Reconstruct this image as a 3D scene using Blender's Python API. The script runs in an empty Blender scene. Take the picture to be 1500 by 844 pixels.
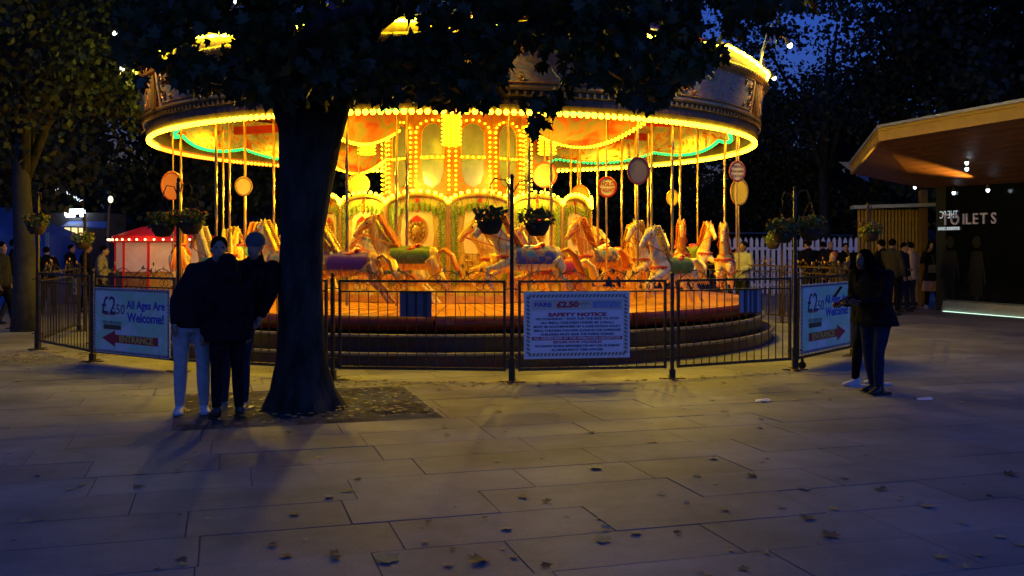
import bpy, math, random
import numpy as np
from mathutils import Vector, Matrix
random.seed(7)
rng = np.random.default_rng(11)
PI = math.pi
S = bpy.context.scene
COL = S.collection

# ------------------------------------------------------------------ camera, sky, exposure
F = 1458.0; HZ = 361.0; CAMH = 1.62
cam = bpy.data.cameras.new('camera')
cam.sensor_width = 36.0; cam.lens = 35.0
cam.shift_y = -(422 - HZ) / 1500.0
cam.clip_end = 2000; cam.clip_start = 0.05
cam.dof.use_dof = False
co = bpy.data.objects.new('camera', cam); COL.objects.link(co)
co.location = (0, 0, CAMH); co.rotation_euler = (PI / 2, 0, 0)
S.camera = co

def P(x, y, d):
    """point seen at photo pixel x,y at a distance of d metres along the view"""
    return Vector(((x - 750) * d / F, d, CAMH - (y - HZ) * d / F))
def G(x, y):
    """ground point under photo pixel x,y"""
    d = CAMH * F / (y - HZ)
    return Vector(((x - 750) * d / F, d, 0.0))

W = bpy.data.worlds.new("World"); S.world = W; W.use_nodes = True
wn = W.node_tree.nodes; wl = W.node_tree.links
bg = wn['Background']
sky = wn.new('ShaderNodeTexSky'); sky.sky_type = 'NISHITA'; sky.sun_disc = False
sky.sun_elevation = math.radians(-1.0); sky.sun_rotation = math.radians(140)
sky.altitude = 20; sky.air_density = 1.0; sky.dust_density = 0.5; sky.ozone_density = 3.0
tint = wn.new('ShaderNodeMix'); tint.data_type = 'RGBA'; tint.blend_type = 'MULTIPLY'
tint.inputs[0].default_value = 1.0
tint.inputs[7].default_value = (1.75, 3.7, 10.0, 1)
wl.new(sky.outputs[0], tint.inputs[6]); wl.new(tint.outputs[2], bg.inputs[0])
bg.inputs[1].default_value = 0.15
SKY_GAIN = 1.0

S.view_settings.view_transform = 'Standard'; S.view_settings.look = 'None'
S.view_settings.exposure = 0.0; S.view_settings.gamma = 1.0
S.view_settings.use_curve_mapping = False
S.cycles.use_denoising = True
S.cycles.max_bounces = 5; S.cycles.diffuse_bounces = 3; S.cycles.glossy_bounces = 2
S.cycles.transmission_bounces = 3; S.cycles.transparent_max_bounces = 6
S.cycles.sample_clamp_indirect = 4.0
S.cycles.caustics_reflective = False; S.cycles.caustics_refractive = False

# ------------------------------------------------------------------ materials
MATS = {}
def mat(name, c=(.5, .5, .5), rough=.6, metal=0.0, em=None, es=0.0, c2=None, scale=8.0, stretch=(1, 1, 1),
        bump=0.0, bscale=40.0, spec=.5, mixlo=.35, mixhi=.65, rnd=0.0, trans=0.0):
    if name in MATS: return MATS[name]
    m = bpy.data.materials.new(name); m.use_nodes = True
    nt = m.node_tree; n = nt.nodes; l = nt.links; b = n['Principled BSDF']
    b.inputs['Base Color'].default_value = (*c, 1); b.inputs['Roughness'].default_value = rough
    b.inputs['Metallic'].default_value = metal; b.inputs['Specular IOR Level'].default_value = spec
    if trans: b.inputs['Transmission Weight'].default_value = trans
    if em: b.inputs['Emission Color'].default_value = (*em, 1); b.inputs['Emission Strength'].default_value = es
    tc = None
    if c2 or bump:
        tc = n.new('ShaderNodeTexCoord'); mp = n.new('ShaderNodeMapping'); l.new(tc.outputs['Object'], mp.inputs[0])
        mp.inputs['Scale'].default_value = stretch
        if rnd:
            oi = n.new('ShaderNodeObjectInfo'); mu = n.new('ShaderNodeMath'); mu.operation = 'MULTIPLY'; mu.inputs[1].default_value = rnd
            cb = n.new('ShaderNodeCombineXYZ'); l.new(oi.outputs['Random'], mu.inputs[0])
            for k in range(3): l.new(mu.outputs[0], cb.inputs[k])
            l.new(cb.outputs[0], mp.inputs['Location'])
    if c2:
        nz = n.new('ShaderNodeTexNoise'); nz.inputs['Scale'].default_value = scale; nz.inputs['Detail'].default_value = 6
        nz.inputs['Roughness'].default_value = .6; l.new(mp.outputs[0], nz.inputs[0])
        cols = [c] + (list(c2) if isinstance(c2[0], (tuple, list)) else [c2])
        r = n.new('ShaderNodeValToRGB'); e = r.color_ramp.elements
        e[0].position = mixlo; e[0].color = (*cols[0], 1); e[1].position = mixhi; e[1].color = (*cols[-1], 1)
        for k in range(1, len(cols) - 1):
            q = e.new(mixlo + (mixhi - mixlo) * k / (len(cols) - 1)); q.color = (*cols[k], 1)
        l.new(nz.outputs[0], r.inputs[0]); l.new(r.outputs[0], b.inputs['Base Color'])
    if bump:
        n2 = n.new('ShaderNodeTexNoise'); n2.inputs['Scale'].default_value = bscale; n2.inputs['Detail'].default_value = 5
        l.new(mp.outputs[0], n2.inputs[0])
        bp = n.new('ShaderNodeBump'); bp.inputs['Strength'].default_value = bump; bp.inputs['Distance'].default_value = .02
        l.new(n2.outputs[0], bp.inputs['Height']); l.new(bp.outputs[0], b.inputs['Normal'])
    MATS[name] = m; return m

def island_mat(name, c, c2, rough, bump, bscale, spread=.25, speck=60.0, spec=.5):
    """colour differs from island to island (slab, leaf) plus grain"""
    m = bpy.data.materials.new(name); m.use_nodes = True
    nt = m.node_tree; n = nt.nodes; l = nt.links; b = n['Principled BSDF']
    b.inputs['Roughness'].default_value = rough; b.inputs['Specular IOR Level'].default_value = spec
    g = n.new('ShaderNodeNewGeometry'); oi = n.new('ShaderNodeObjectInfo')
    ad = n.new('ShaderNodeMath'); ad.operation = 'ADD'; l.new(g.outputs['Random Per Island'], ad.inputs[0]); l.new(oi.outputs['Random'], ad.inputs[1])
    fr = n.new('ShaderNodeMath'); fr.operation = 'FRACT'; l.new(ad.outputs[0], fr.inputs[0])
    nz = n.new('ShaderNodeTexNoise'); nz.inputs['Scale'].default_value = 1.3; nz.inputs['Detail'].default_value = 8; nz.inputs['Roughness'].default_value = .7
    l.new(g.outputs['Position'], nz.inputs[0])
    n2 = n.new('ShaderNodeTexNoise'); n2.inputs['Scale'].default_value = speck; n2.inputs['Detail'].default_value = 3; l.new(g.outputs['Position'], n2.inputs[0])
    a = n.new('ShaderNodeMath'); a.operation = 'MULTIPLY_ADD'; l.new(fr.outputs[0], a.inputs[0]); a.inputs[1].default_value = spread; l.new(nz.outputs[0], a.inputs[2])
    a2 = n.new('ShaderNodeMath'); a2.operation = 'MULTIPLY_ADD'; l.new(n2.outputs[0], a2.inputs[0]); a2.inputs[1].default_value = .35; l.new(a.outputs[0], a2.inputs[2])
    r = n.new('ShaderNodeValToRGB'); e = r.color_ramp.elements
    e[0].position = .4; e[0].color = (*c, 1); e[1].position = 1.1 if False else 1.0; e[1].color = (*c2, 1)
    l.new(a2.outputs[0], r.inputs[0]); l.new(r.outputs[0], b.inputs['Base Color'])
    bp = n.new('ShaderNodeBump'); bp.inputs['Strength'].default_value = bump; bp.inputs['Distance'].default_value = .01
    n3 = n.new('ShaderNodeTexNoise'); n3.inputs['Scale'].default_value = bscale; n3.inputs['Detail'].default_value = 6; l.new(g.outputs['Position'], n3.inputs[0])
    l.new(n3.outputs[0], bp.inputs['Height']); l.new(bp.outputs[0], b.inputs['Normal'])
    MATS[name] = m; return m

def emis(name, c, s):
    if name in MATS: return MATS[name]
    m = bpy.data.materials.new(name); m.use_nodes = True
    nt = m.node_tree; nt.nodes.remove(nt.nodes['Principled BSDF'])
    e = nt.nodes.new('ShaderNodeEmission'); e.inputs[0].default_value = (*c, 1); e.inputs[1].default_value = s
    nt.links.new(e.outputs[0], nt.nodes['Material Output'].inputs[0]); MATS[name] = m; return m

def painting(name, cols, scale, stretch, wavy=1.5, rough=.35, line=None):
    """painted board: swirls of several colours, gold line work"""
    m = bpy.data.materials.new(name); m.use_nodes = True
    nt = m.node_tree; n = nt.nodes; l = nt.links; b = n['Principled BSDF']
    b.inputs['Roughness'].default_value = rough
    tc = n.new('ShaderNodeTexCoord'); mp = n.new('ShaderNodeMapping'); mp.inputs['Scale'].default_value = stretch
    oi = n.new('ShaderNodeObjectInfo'); mu = n.new('ShaderNodeMath'); mu.operation = 'MULTIPLY'; mu.inputs[1].default_value = 37.0
    cb = n.new('ShaderNodeCombineXYZ'); l.new(oi.outputs['Random'], mu.inputs[0]); l.new(mu.outputs[0], cb.inputs[0]); l.new(mu.outputs[0], cb.inputs[1])
    l.new(tc.outputs['Object'], mp.inputs[0]); l.new(cb.outputs[0], mp.inputs['Location'])
    nz = n.new('ShaderNodeTexNoise'); nz.inputs['Scale'].default_value = scale; nz.inputs['Detail'].default_value = 3; nz.inputs['Distortion'].default_value = wavy
    l.new(mp.outputs[0], nz.inputs[0])
    r = n.new('ShaderNodeValToRGB'); e = r.color_ramp.elements; r.color_ramp.interpolation = 'B_SPLINE' if False else 'LINEAR'
    k = len(cols); e[0].position = .3; e[0].color = (*cols[0], 1); e[1].position = .7; e[1].color = (*cols[-1], 1)
    for i in range(1, k - 1):
        q = e.new(.3 + .4 * i / (k - 1)); q.color = (*cols[i], 1)
    l.new(nz.outputs[0], r.inputs[0])
    out = r.outputs[0]
    if line:
        wv = n.new('ShaderNodeTexWave'); wv.inputs['Scale'].default_value = scale * 1.3; wv.inputs['Distortion'].default_value = 9; wv.inputs['Detail'].default_value = 2
        l.new(mp.outputs[0], wv.inputs[0])
        rr = n.new('ShaderNodeValToRGB'); rr.color_ramp.elements[0].position = .93; rr.color_ramp.elements[1].position = .97
        l.new(wv.outputs['Fac'], rr.inputs[0])
        mx = n.new('ShaderNodeMix'); mx.data_type = 'RGBA'; l.new(rr.outputs[0], mx.inputs[0]); l.new(out, mx.inputs[6]); mx.inputs[7].default_value = (*line, 1); out = mx.outputs[2]
    l.new(out, b.inputs['Base Color'])
    MATS[name] = m; return m

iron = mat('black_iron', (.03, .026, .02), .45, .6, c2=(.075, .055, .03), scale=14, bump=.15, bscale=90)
brown_iron = mat('warm_lit_brown_iron', (.16, .1, .035), .4, .7, c2=(.09, .055, .02), scale=10)  # browner iron for far railings, carousel's warm light put into the colour
brass = mat('twisted_brass', (.75, .46, .14), .28, 1.0)
gold = mat('gold_leaf', (.72, .45, .12), .35, .8, c2=(.5, .28, .06), scale=9)
goldp = mat('gold_paint', (.62, .34, .06), .4, .2, c2=(.45, .22, .04), scale=12)
darkmold = mat('dark_moulding', (.06, .035, .015), .4, c2=(.14, .08, .02), scale=6)
cream = mat('cream_paint', (.75, .55, .28), .4, c2=(.62, .38, .12), scale=5)
redp = mat('red_paint', (.55, .035, .015), .35, c2=(.42, .02, .01), scale=5)
orangep = mat('orange_paint', (.7, .22, .03), .4, c2=(.5, .1, .015), scale=4)
greenp = mat('green_paint', (.05, .12, .015), .45, c2=(.16, .2, .03), scale=14)
bluep = mat('blue_paint', (.03, .08, .35), .35, c2=((.08, .03, .2), (.4, .2, .05), (.05, .2, .3)), scale=7, mixlo=.4, mixhi=.6)
whitep = mat('white_paint', (.75, .75, .78), .45, c2=(.6, .61, .66), scale=4)
mirror = mat('mirror_glass', (.20, .25, .22), .2, .5, c2=(.36, .36, .34), scale=3)
bulbY = emis('yellow_bulb', (1.0, .60, .006), 14)
bulbW = emis('warm_white_bulb', (1.0, .62, .014), 16)
bulbO = emis('orange_bulb', (1.0, .22, .01), 6)
bulbG = emis('green_bulb', (.02, 1.0, .12), 3.0)
tubeY = emis('lime_yellow_tube', (.95, .95, .04), 22)
glass_blk = mat('dark_glass', (.004, .005, .005), .12, spec=.35)
skin = mat('skin', (.42, .24, .16), .55); skin_d = mat('dark_skin', (.17, .085, .05), .5)
blackc = mat('black_cloth', (.006, .006, .007), .95, spec=.05, bump=.3, bscale=120, c2=(.014, .014, .018), scale=20)
hair_m = mat('dark_hair', (.008, .006, .004), .95, spec=0, bump=.4, bscale=60)

# ------------------------------------------------------------------ object helpers
def link(o, parent=None):
    COL.objects.link(o)
    if parent is not None: o.parent = parent
    return o
def empty(name, loc=(0, 0, 0), rz=0.0):
    o = bpy.data.objects.new(name, None); o.empty_display_size = .1
    o.location = loc; o.rotation_euler = (0, 0, rz); return link(o)
def tag(o, label, cat, group=None):
    o['label'] = label; o['category'] = cat
    if group: o['group'] = group
    return o
def kind(o, k): o['kind'] = k; return o
def thing(name, label, cat, loc=(0, 0, 0), rz=0.0, group=None): return tag(empty(name, loc, rz), label, cat, group)
def ch(o): return [c for c in bpy.data.objects if c.parent is o]

class MB:
    def __init__(s): s.v = []; s.f = []; s.mi = []; s.cur = 0
    def add(s, vs, fs, M=None):
        k = len(s.v)
        s.v += [tuple(M @ Vector(p)) for p in vs] if M is not None else [tuple(p) for p in vs]
        s.f += [tuple(i + k for i in f) for f in fs]; s.mi += [s.cur] * len(fs); return s
    def box(s, x0, y0, z0, x1, y1, z1, M=None, b=0.0):
        vs = [(x0, y0, z0), (x1, y0, z0), (x1, y1, z0), (x0, y1, z0), (x0, y0, z1), (x1, y0, z1), (x1, y1, z1), (x0, y1, z1)]
        fs = [(0, 3, 2, 1), (0, 1, 5, 4), (1, 2, 6, 5), (2, 3, 7, 6), (3, 0, 4, 7)]
        if b:
            k = [(x0 + b, y0 + b, z1 + 0), (x1 - b, y0 + b, z1), (x1 - b, y1 - b, z1), (x0 + b, y1 - b, z1)]
            vs = vs[:4] + [(x, y, z1 - b) for x, y, z in vs[4:]] + k
            fs += [(4, 5, 9, 8), (5, 6, 10, 9), (6, 7, 11, 10), (7, 4, 8, 11), (8, 9, 10, 11)]
        else: fs.append((4, 5, 6, 7))
        return s.add(vs, fs, M)
    def bar(s, a, b, w, h=None, up=(0, 0, 1)):
        """rectangular bar from a to b"""
        a = Vector(a); b = Vector(b); h = h or w; d = (b - a); L = d.length; d.normalize(); up = Vector(up)
        if abs(d.dot(up)) > .99: up = Vector((0, 1, 0))
        r = d.cross(up).normalized(); u = r.cross(d).normalized()
        vs = [p + r * sx * w / 2 + u * sz * h / 2 for p in (a, b) for sx, sz in ((-1, -1), (1, -1), (1, 1), (-1, 1))]
        return s.add(vs, [(0, 1, 2, 3), (7, 6, 5, 4), (0, 4, 5, 1), (1, 5, 6, 2), (2, 6, 7, 3), (3, 7, 4, 0)])
    def tube(s, pts, r, n=8, ref=None, caps=True):
        """round or oval tube along pts; r a number, or a list of numbers / (a,b) pairs; ref gives the direction of a"""
        pts = [Vector(p) for p in pts]; m = len(pts)
        if not isinstance(r, (list, tuple)): r = [r] * m
        vs = []; pr = None
        for i, p in enumerate(pts):
            d = (pts[min(i + 1, m - 1)] - pts[max(i - 1, 0)])
            d = d.normalized() if d.length > 1e-9 else Vector((0, 0, 1))
            x = Vector(ref) if ref is not None else (pr if pr is not None else (Vector((0, 0, 1)) if abs(d.z) < .9 else Vector((1, 0, 0))))
            x = x - d * x.dot(d)
            if x.length < 1e-6: x = d.orthogonal()
            x.normalize(); y = d.cross(x); pr = x
            a, b = r[i] if isinstance(r[i], (tuple, list)) else (r[i], r[i])
            for k in range(n):
                t = 2 * PI * k / n; vs.append(p + x * a * math.cos(t) + y * b * math.sin(t))
        fs = [(i * n + k, i * n + (k + 1) % n, (i + 1) * n + (k + 1) % n, (i + 1) * n + k) for i in range(m - 1) for k in range(n)]
        if caps: fs += [tuple(range(n))[::-1], tuple(range((m - 1) * n, m * n))]
        return s.add(vs, fs)
    def ell(s, c, r, nu=12, nv=8, M=None):
        c = Vector(c); r = (r, r, r) if not isinstance(r, (tuple, list)) else r
        vs = [(0, 0, -1)] + [(math.cos(2 * PI * k / nu) * math.sin(PI * j / nv), math.sin(2 * PI * k / nu) * math.sin(PI * j / nv), -math.cos(PI * j / nv)) for j in range(1, nv) for k in range(nu)] + [(0, 0, 1)]
        R = M or Matrix.Identity(3)
        vs = [R @ Vector((x * r[0], y * r[1], z * r[2])) + c for x, y, z in vs]
        fs = [(0, 1 + (k + 1) % nu, 1 + k) for k in range(nu)]
        for j in range(nv - 2): fs += [(1 + j * nu + k, 1 + j * nu + (k + 1) % nu, 1 + (j + 1) * nu + (k + 1) % nu, 1 + (j + 1) * nu + k) for k in range(nu)]
        e = len(vs) - 1; b = 1 + (nv - 2) * nu
        fs += [(e, b + k, b + (k + 1) % nu) for k in range(nu)]
        return s.add(vs, fs)
    def rev(s, prof, a0=0, a1=2 * PI, n=48, closed=True):
        """sweep a closed (r,z) outline round the z axis from angle a0 to a1"""
        full = abs(a1 - a0 - 2 * PI) < 1e-6; m = len(prof); vs = []; cnt = n if full else n + 1
        for i in range(cnt):
            a = a0 + (a1 - a0) * i / n
            vs += [(r * math.cos(a), r * math.sin(a), z) for r, z in prof]
        e = m if closed else m - 1; fs = []
        for i in range(n):
            j = (i + 1) % cnt
            fs += [(i * m + k, j * m + k, j * m + (k + 1) % m, i * m + (k + 1) % m) for k in range(e)]
        if not full and closed: fs += [tuple(range(m))[::-1], tuple(range((cnt - 1) * m, cnt * m))]
        return s.add(vs, fs)
    def prism(s, outline, t, M=None, y0=0.0):
        """outline in (x,z), extruded along y by t (front at y0)"""
        m = len(outline)
        vs = [(x, y0, z) for x, z in outline] + [(x, y0 + t, z) for x, z in outline]
        fs = [tuple(range(m)), tuple(range(m, 2 * m))[::-1]] + [(k, k + m, (k + 1) % m + m, (k + 1) % m) for k in range(m)]
        return s.add(vs, fs, M)
    def bulb(s, c, r):
        c = Vector(c); t = (1 + 5 ** .5) / 2; q = r / math.sqrt(1 + t * t)
        vs = [(-1, t, 0), (1, t, 0), (-1, -t, 0), (1, -t, 0), (0, -1, t), (0, 1, t), (0, -1, -t), (0, 1, -t), (t, 0, -1), (t, 0, 1), (-t, 0, -1), (-t, 0, 1)]
        fs = [(0, 11, 5), (0, 5, 1), (0, 1, 7), (0, 7, 10), (0, 10, 11), (1, 5, 9), (5, 11, 4), (11, 10, 2), (10, 7, 6), (7, 1, 8), (3, 9, 4), (3, 4, 2), (3, 2, 6), (3, 6, 8), (3, 8, 9), (4, 9, 5), (2, 4, 11), (6, 2, 10), (8, 6, 7), (9, 8, 1)]
        return s.add([c + Vector(v) * q for v in vs], fs)
    def mesh(s, name, mats, smooth=False):
        me = bpy.data.meshes.new(name); me.from_pydata(s.v, [], s.f)
        for m in (mats if isinstance(mats, (list, tuple)) else [mats]): me.materials.append(m)
        if any(s.mi): me.polygons.foreach_set('material_index', s.mi)
        if smooth: me.polygons.foreach_set('use_smooth', [True] * len(me.polygons))
        me.update(); return me
    def build(s, name, mats, parent=None, smooth=False, loc=None, rz=0.0):
        o = bpy.data.objects.new(name, s.mesh(name, mats, smooth)); link(o, parent)
        if loc is not None: o.location = loc
        o.rotation_euler = (0, 0, rz); return o

def put(name, me, parent=None, loc=(0, 0, 0), rz=0.0, rot=None, sc=None):
    o = bpy.data.objects.new(name, me); link(o, parent); o.location = loc
    o.rotation_euler = rot if rot is not None else (0, 0, rz)
    if sc is not None: o.scale = (sc, sc, sc) if not isinstance(sc, (tuple, list)) else sc
    return o
def copy_tree(o, parent=None, kids=None):
    c = o.copy(); COL.objects.link(c); c.parent = parent
    for k in o.children: copy_tree(k, c)
    return c

def lamp(name, loc, power, color, radius, parent=None):
    l = bpy.data.lights.new(name, 'POINT'); l.energy = power; l.color = color; l.shadow_soft_size = radius
    o = bpy.data.objects.new(name, l); link(o, parent); o.location = loc; return o

TMP = bpy.data.scenes.new('workshop')
def tmp_depsgraph():
    with bpy.context.temp_override(scene=TMP, view_layer=TMP.view_layers[0]):
        dg = bpy.context.evaluated_depsgraph_get(); dg.update()
    return dg
def evald(me, mods):
    """a mesh after modifiers"""
    o = bpy.data.objects.new('temp_shape', me); TMP.collection.objects.link(o)
    for t, kw in mods:
        m = o.modifiers.new(t, t)
        for k, v in kw.items(): setattr(m, k, v)
    dg = tmp_depsgraph()
    r = bpy.data.meshes.new_from_object(o.evaluated_get(dg)); bpy.data.objects.remove(o); return r
def fuse(mb, voxel, name, m, smooth_it=4):
    me = evald(mb.mesh(name, m), [('REMESH', dict(mode='VOXEL', voxel_size=voxel, use_smooth_shade=True)), ('SMOOTH', dict(factor=.5, iterations=smooth_it))])
    me.name = name
    if not me.materials: me.materials.append(m)
    return me
def text_mesh(s, size, m, ext=0.002, xs=1.0, align='CENTER', bold=0.0, shear=0.0, sp=1.0):
    cu = bpy.data.curves.new('lettering', 'FONT'); cu.body = s; cu.size = size; cu.align_x = align; cu.align_y = 'CENTER'
    cu.extrude = ext; cu.offset = bold; cu.shear = shear; cu.resolution_u = 3; cu.space_character = sp
    o = bpy.data.objects.new('temp_text', cu); TMP.collection.objects.link(o)
    dg = tmp_depsgraph()
    me = bpy.data.meshes.new_from_object(o.evaluated_get(dg)); bpy.data.objects.remove(o)
    me.transform(Matrix.Scale(xs, 4, (1, 0, 0)) @ Matrix.Identity(4)); me.transform(Matrix.Rotation(PI / 2, 4, 'X'))
    me.materials.clear(); me.materials.append(m); me.name = 'lettering'; return me

def fast_mesh(name, V, Fc, m, smooth=False):
    """V (n,3) array, Fc (k,s) array of same-size faces"""
    me = bpy.data.meshes.new(name); k, s_ = Fc.shape
    me.vertices.add(len(V)); me.vertices.foreach_set('co', V.astype(np.float32).ravel())
    me.loops.add(k * s_); me.loops.foreach_set('vertex_index', Fc.astype(np.int32).ravel())
    me.polygons.add(k); me.polygons.foreach_set('loop_start', np.arange(0, k * s_, s_, dtype=np.int32))
    me.polygons.foreach_set('loop_total', np.full(k, s_, dtype=np.int32))
    me.materials.append(m); me.update(calc_edges=True); return me

def rots(n, tilt=1.0, droop=None):
    """n random rotation matrices; droop: tips (+y) point mostly down"""
    a = rng.uniform(0, 2 * PI, n)
    if droop is None:
        u = rng.normal(size=(n, 3)); u /= np.linalg.norm(u, axis=1)[:, None]
        w = rng.normal(size=(n, 3)); x = np.cross(u, w); x /= np.linalg.norm(x, axis=1)[:, None]
        return np.stack([x, np.cross(u, x), u], axis=2)
    y = np.stack([rng.normal(0, droop, n), rng.normal(0, droop, n), -np.ones(n)], 1); y /= np.linalg.norm(y, axis=1)[:, None]
    w = rng.normal(size=(n, 3)); x = np.cross(y, w); x /= np.linalg.norm(x, axis=1)[:, None]
    return np.stack([x, y, np.cross(x, y)], axis=2)
# a lobed plane-tree leaf: centre + 12 outline points, stalk at the origin, tip along +y
LEAF = np.array([(0, .38, .03), (0, 0, 0), (.22, .02, -.03), (.5, .12, -.1), (.3, .3, 0), (.46, .62, -.08), (.2, .58, 0), (0, 1, -.12), (-.2, .58, 0), (-.46, .62, -.08), (-.3, .3, 0), (-.5, .12, -.1), (-.22, .02, -.03)])
LEAFT = np.array([(0, 1 + k, 1 + (k + 1) % 12) for k in range(12)])
KITE = np.array([(0, 0, 0), (.4, .45, -.05), (0, 1, 0), (-.4, .45, -.05)]); KITET = np.array([(0, 1, 2, 3)])
def leaf_cloud(name, pos, size, m, shape=(LEAF, LEAFT), droop=None):
    n = len(pos); R = rots(n, droop=droop); sv, st = shape
    V = np.einsum('nij,kj->nki', R, sv) * size[:, None, None] + pos[:, None, :]
    Fc = (st[None] + (np.arange(n) * len(sv))[:, None, None]).reshape(-1, st.shape[1])
    return fast_mesh(name, V.reshape(-1, 3), Fc, m)

# ------------------------------------------------------------------ ground and paving
slab_m = island_mat('york_stone', (.13, .13, .13), (.27, .265, .26), .62, .35, 55, .28)
nt_ = slab_m.node_tree; n_, l_ = nt_.nodes, nt_.links; b_ = n_['Principled BSDF']; src = b_.inputs['Base Color'].links[0].from_socket
gg = n_.new('ShaderNodeNewGeometry'); vo = n_.new('ShaderNodeTexVoronoi'); vo.inputs['Scale'].default_value = 2.6; l_.new(gg.outputs['Position'], vo.inputs[0])
rp = n_.new('ShaderNodeValToRGB'); rp.color_ramp.elements[0].position = .035; rp.color_ramp.elements[0].color = (.35, .35, .35, 1); rp.color_ramp.elements[1].position = .055; rp.color_ramp.elements[1].color = (1, 1, 1, 1); l_.new(vo.outputs['Distance'], rp.inputs[0])
ns = n_.new('ShaderNodeTexNoise'); ns.inputs['Scale'].default_value = .55; ns.inputs['Detail'].default_value = 7; ns.inputs['Roughness'].default_value = .65; l_.new(gg.outputs['Position'], ns.inputs[0])
r2 = n_.new('ShaderNodeValToRGB'); r2.color_ramp.elements[0].position = .38; r2.color_ramp.elements[0].color = (.55, .53, .5, 1); r2.color_ramp.elements[1].position = .6; r2.color_ramp.elements[1].color = (1, 1, 1, 1); l_.new(ns.outputs[0], r2.inputs[0])
mA = n_.new('ShaderNodeMix'); mA.data_type = 'RGBA'; mA.blend_type = 'MULTIPLY'; mA.inputs[0].default_value = 1; l_.new(src, mA.inputs[6]); l_.new(rp.outputs[0], mA.inputs[7])
mB = n_.new('ShaderNodeMix'); mB.data_type = 'RGBA'; mB.blend_type = 'MULTIPLY'; mB.inputs[0].default_value = 1; l_.new(mA.outputs[2], mB.inputs[6]); l_.new(r2.outputs[0], mB.inputs[7]); l_.new(mB.outputs[2], b_.inputs['Base Color'])
joint_m = mat('joint_sand', (.055, .053, .05), .95, c2=(.12, .115, .11), scale=5, bump=.4, bscale=30)
far_m = mat('far_paving', (.13, .12, .11), .8, c2=(.2, .185, .17), scale=.6, bump=.3, bscale=8)
soil_m = mat('bare_soil', (.035, .026, .018), .95, c2=(.085, .06, .035), scale=7, bump=1.0, bscale=22)
g = MB(); g.add([(-900, -300, -.03), (900, -300, -.03), (900, 1500, -.03), (-900, 1500, -.03)], [(0, 1, 2, 3)])
kind(g.build('ground', far_m), 'structure')
pave = kind(empty('pavement'), 'structure')
AN = math.radians(16.3); E1 = Vector((math.cos(AN), math.sin(AN), 0)); E2 = Vector((-math.sin(AN), math.cos(AN), 0)); OR = Vector((-2.99, 8.72, 0))
bed = MB(); bed.add([(-40, -6, -.0045), (45, -6, -.0045), (45, 50, -.0045), (-40, 50, -.0045)], [(0, 1, 2, 3)])
bed.build('joint_bed', joint_m, pave)
PITL, PITW = 2.44, 2.25
slabs = []
RH = .5625
for r in range(-16, 76):
    u = -30 + random.uniform(0, 1)
    lens = []
    while u < 40:
        L = random.choice((.75, .9, 1.05, 1.2, 1.35)) + random.uniform(-.03, .03)
        lens.append([u, u + L]); u += L
    if 0 <= r < 4:
        out = []
        for a, b in lens:
            if b <= 0 or a >= PITL: out.append([a, b]); continue
            if a < 0: out.append([a, 0.0])
            if b > PITL: out.append([PITL, b])
        lens = [q for q in out if q[1] - q[0] > .05]
    for a, b in lens:
        c = OR + E1 * (a + b) / 2 + E2 * (r + .5) * RH
        if c.y < -3 or c.y > 34 or abs(c.x) > 3.5 + c.y * .62: continue
        if (c - Vector((-1.05, 18.97, 0))).length < 4.6: continue
        slabs.append((c, b - a))
def slab_key(q):
    c = q[0]
    if c.y < 4.2 or abs(c.x) > c.y * .56 + .2: return 1e6
    return c.y
slabs.sort(key=slab_key)
meshes = {}
rest = MB()
for i, (c, L) in enumerate(slabs):
    j = .0035
    dz = random.uniform(-.0025, .0025)
    if i < 300:
        key = round(L, 2)
        if key not in meshes:
            m = MB(); m.box(-L / 2 + j, -RH / 2 + j, -.008, L / 2 - j, RH / 2 - j, 0, b=.002); meshes[key] = m.mesh('paving_slab', slab_m)
        put('paving_slab', meshes[key], pave, (c.x, c.y, dz), AN + random.uniform(-.003, .003))
    else:
        M = Matrix.Translation((c.x, c.y, dz)) @ Matrix.Rotation(AN, 4, 'Z')
        rest.box(-L / 2 + j, -RH / 2 + j, -.008, L / 2 - j, RH / 2 - j, 0, M, b=.002)
kind(rest.build('paving_slab', slab_m, pave), 'stuff')
# tree pit
pit = kind(empty('tree_pit', OR, AN), 'structure')
m = MB(); nx, ny = 30, 28
for jy in range(ny + 1):
    for ix in range(nx + 1):
        m.v.append((PITL * ix / nx, PITW * jy / ny, -.010 + (random.uniform(-.008, .02) + .008 * math.sin(ix * .37 + 1) * math.sin(jy * .29 + 2) if 0 < ix < nx and 0 < jy < ny else 0)))
for jy in range(ny):
    for ix in range(nx):
        k = jy * (nx + 1) + ix; m.f.append((k, k + 1, k + nx + 2, k + nx + 1)); m.mi.append(0)
m.build('soil', soil_m, pit, True)

# ------------------------------------------------------------------ carousel
CC = Vector((-1.05, 18.97, 0))
car = thing('carousel', 'large lit steam gallopers carousel with gold horses and rows of yellow bulbs', 'carousel', CC)
def cpt(x, y, d):  # pixel -> carousel local point
    return P(x, y, d) - CC
step_art = painting('painted_step_riser', [(.04, .003, .003), (.07, .006, .005), (.012, .015, .05), (.05, .02, .006), (.02, .02, .008), (.05, .004, .008)], 1.6, (1, 1, 2.2), 2.0)
deck_m = mat('varnished_deck', (.78, .32, .05), .3, c2=(.68, .24, .03), scale=3, stretch=(1, 1, 1))
board_art = painting('rounding_board_painting', [(.08, .13, .16), (.5, .42, .25), (.22, .28, .26), (.38, .2, .2), (.56, .44, .24), (.12, .22, .14), (.5, .26, .1)], 1.7, (1.0, 1.0, 2.0), 2.2)
inner_art = painting('inner_board_painting', [(.3, .03, .01), (.42, .16, .03), (.5, .36, .18), (.16, .3, .36), (.42, .2, .08), (.32, .04, .015)], 1.6, (1, 1, 2.0), 2.0)
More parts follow.
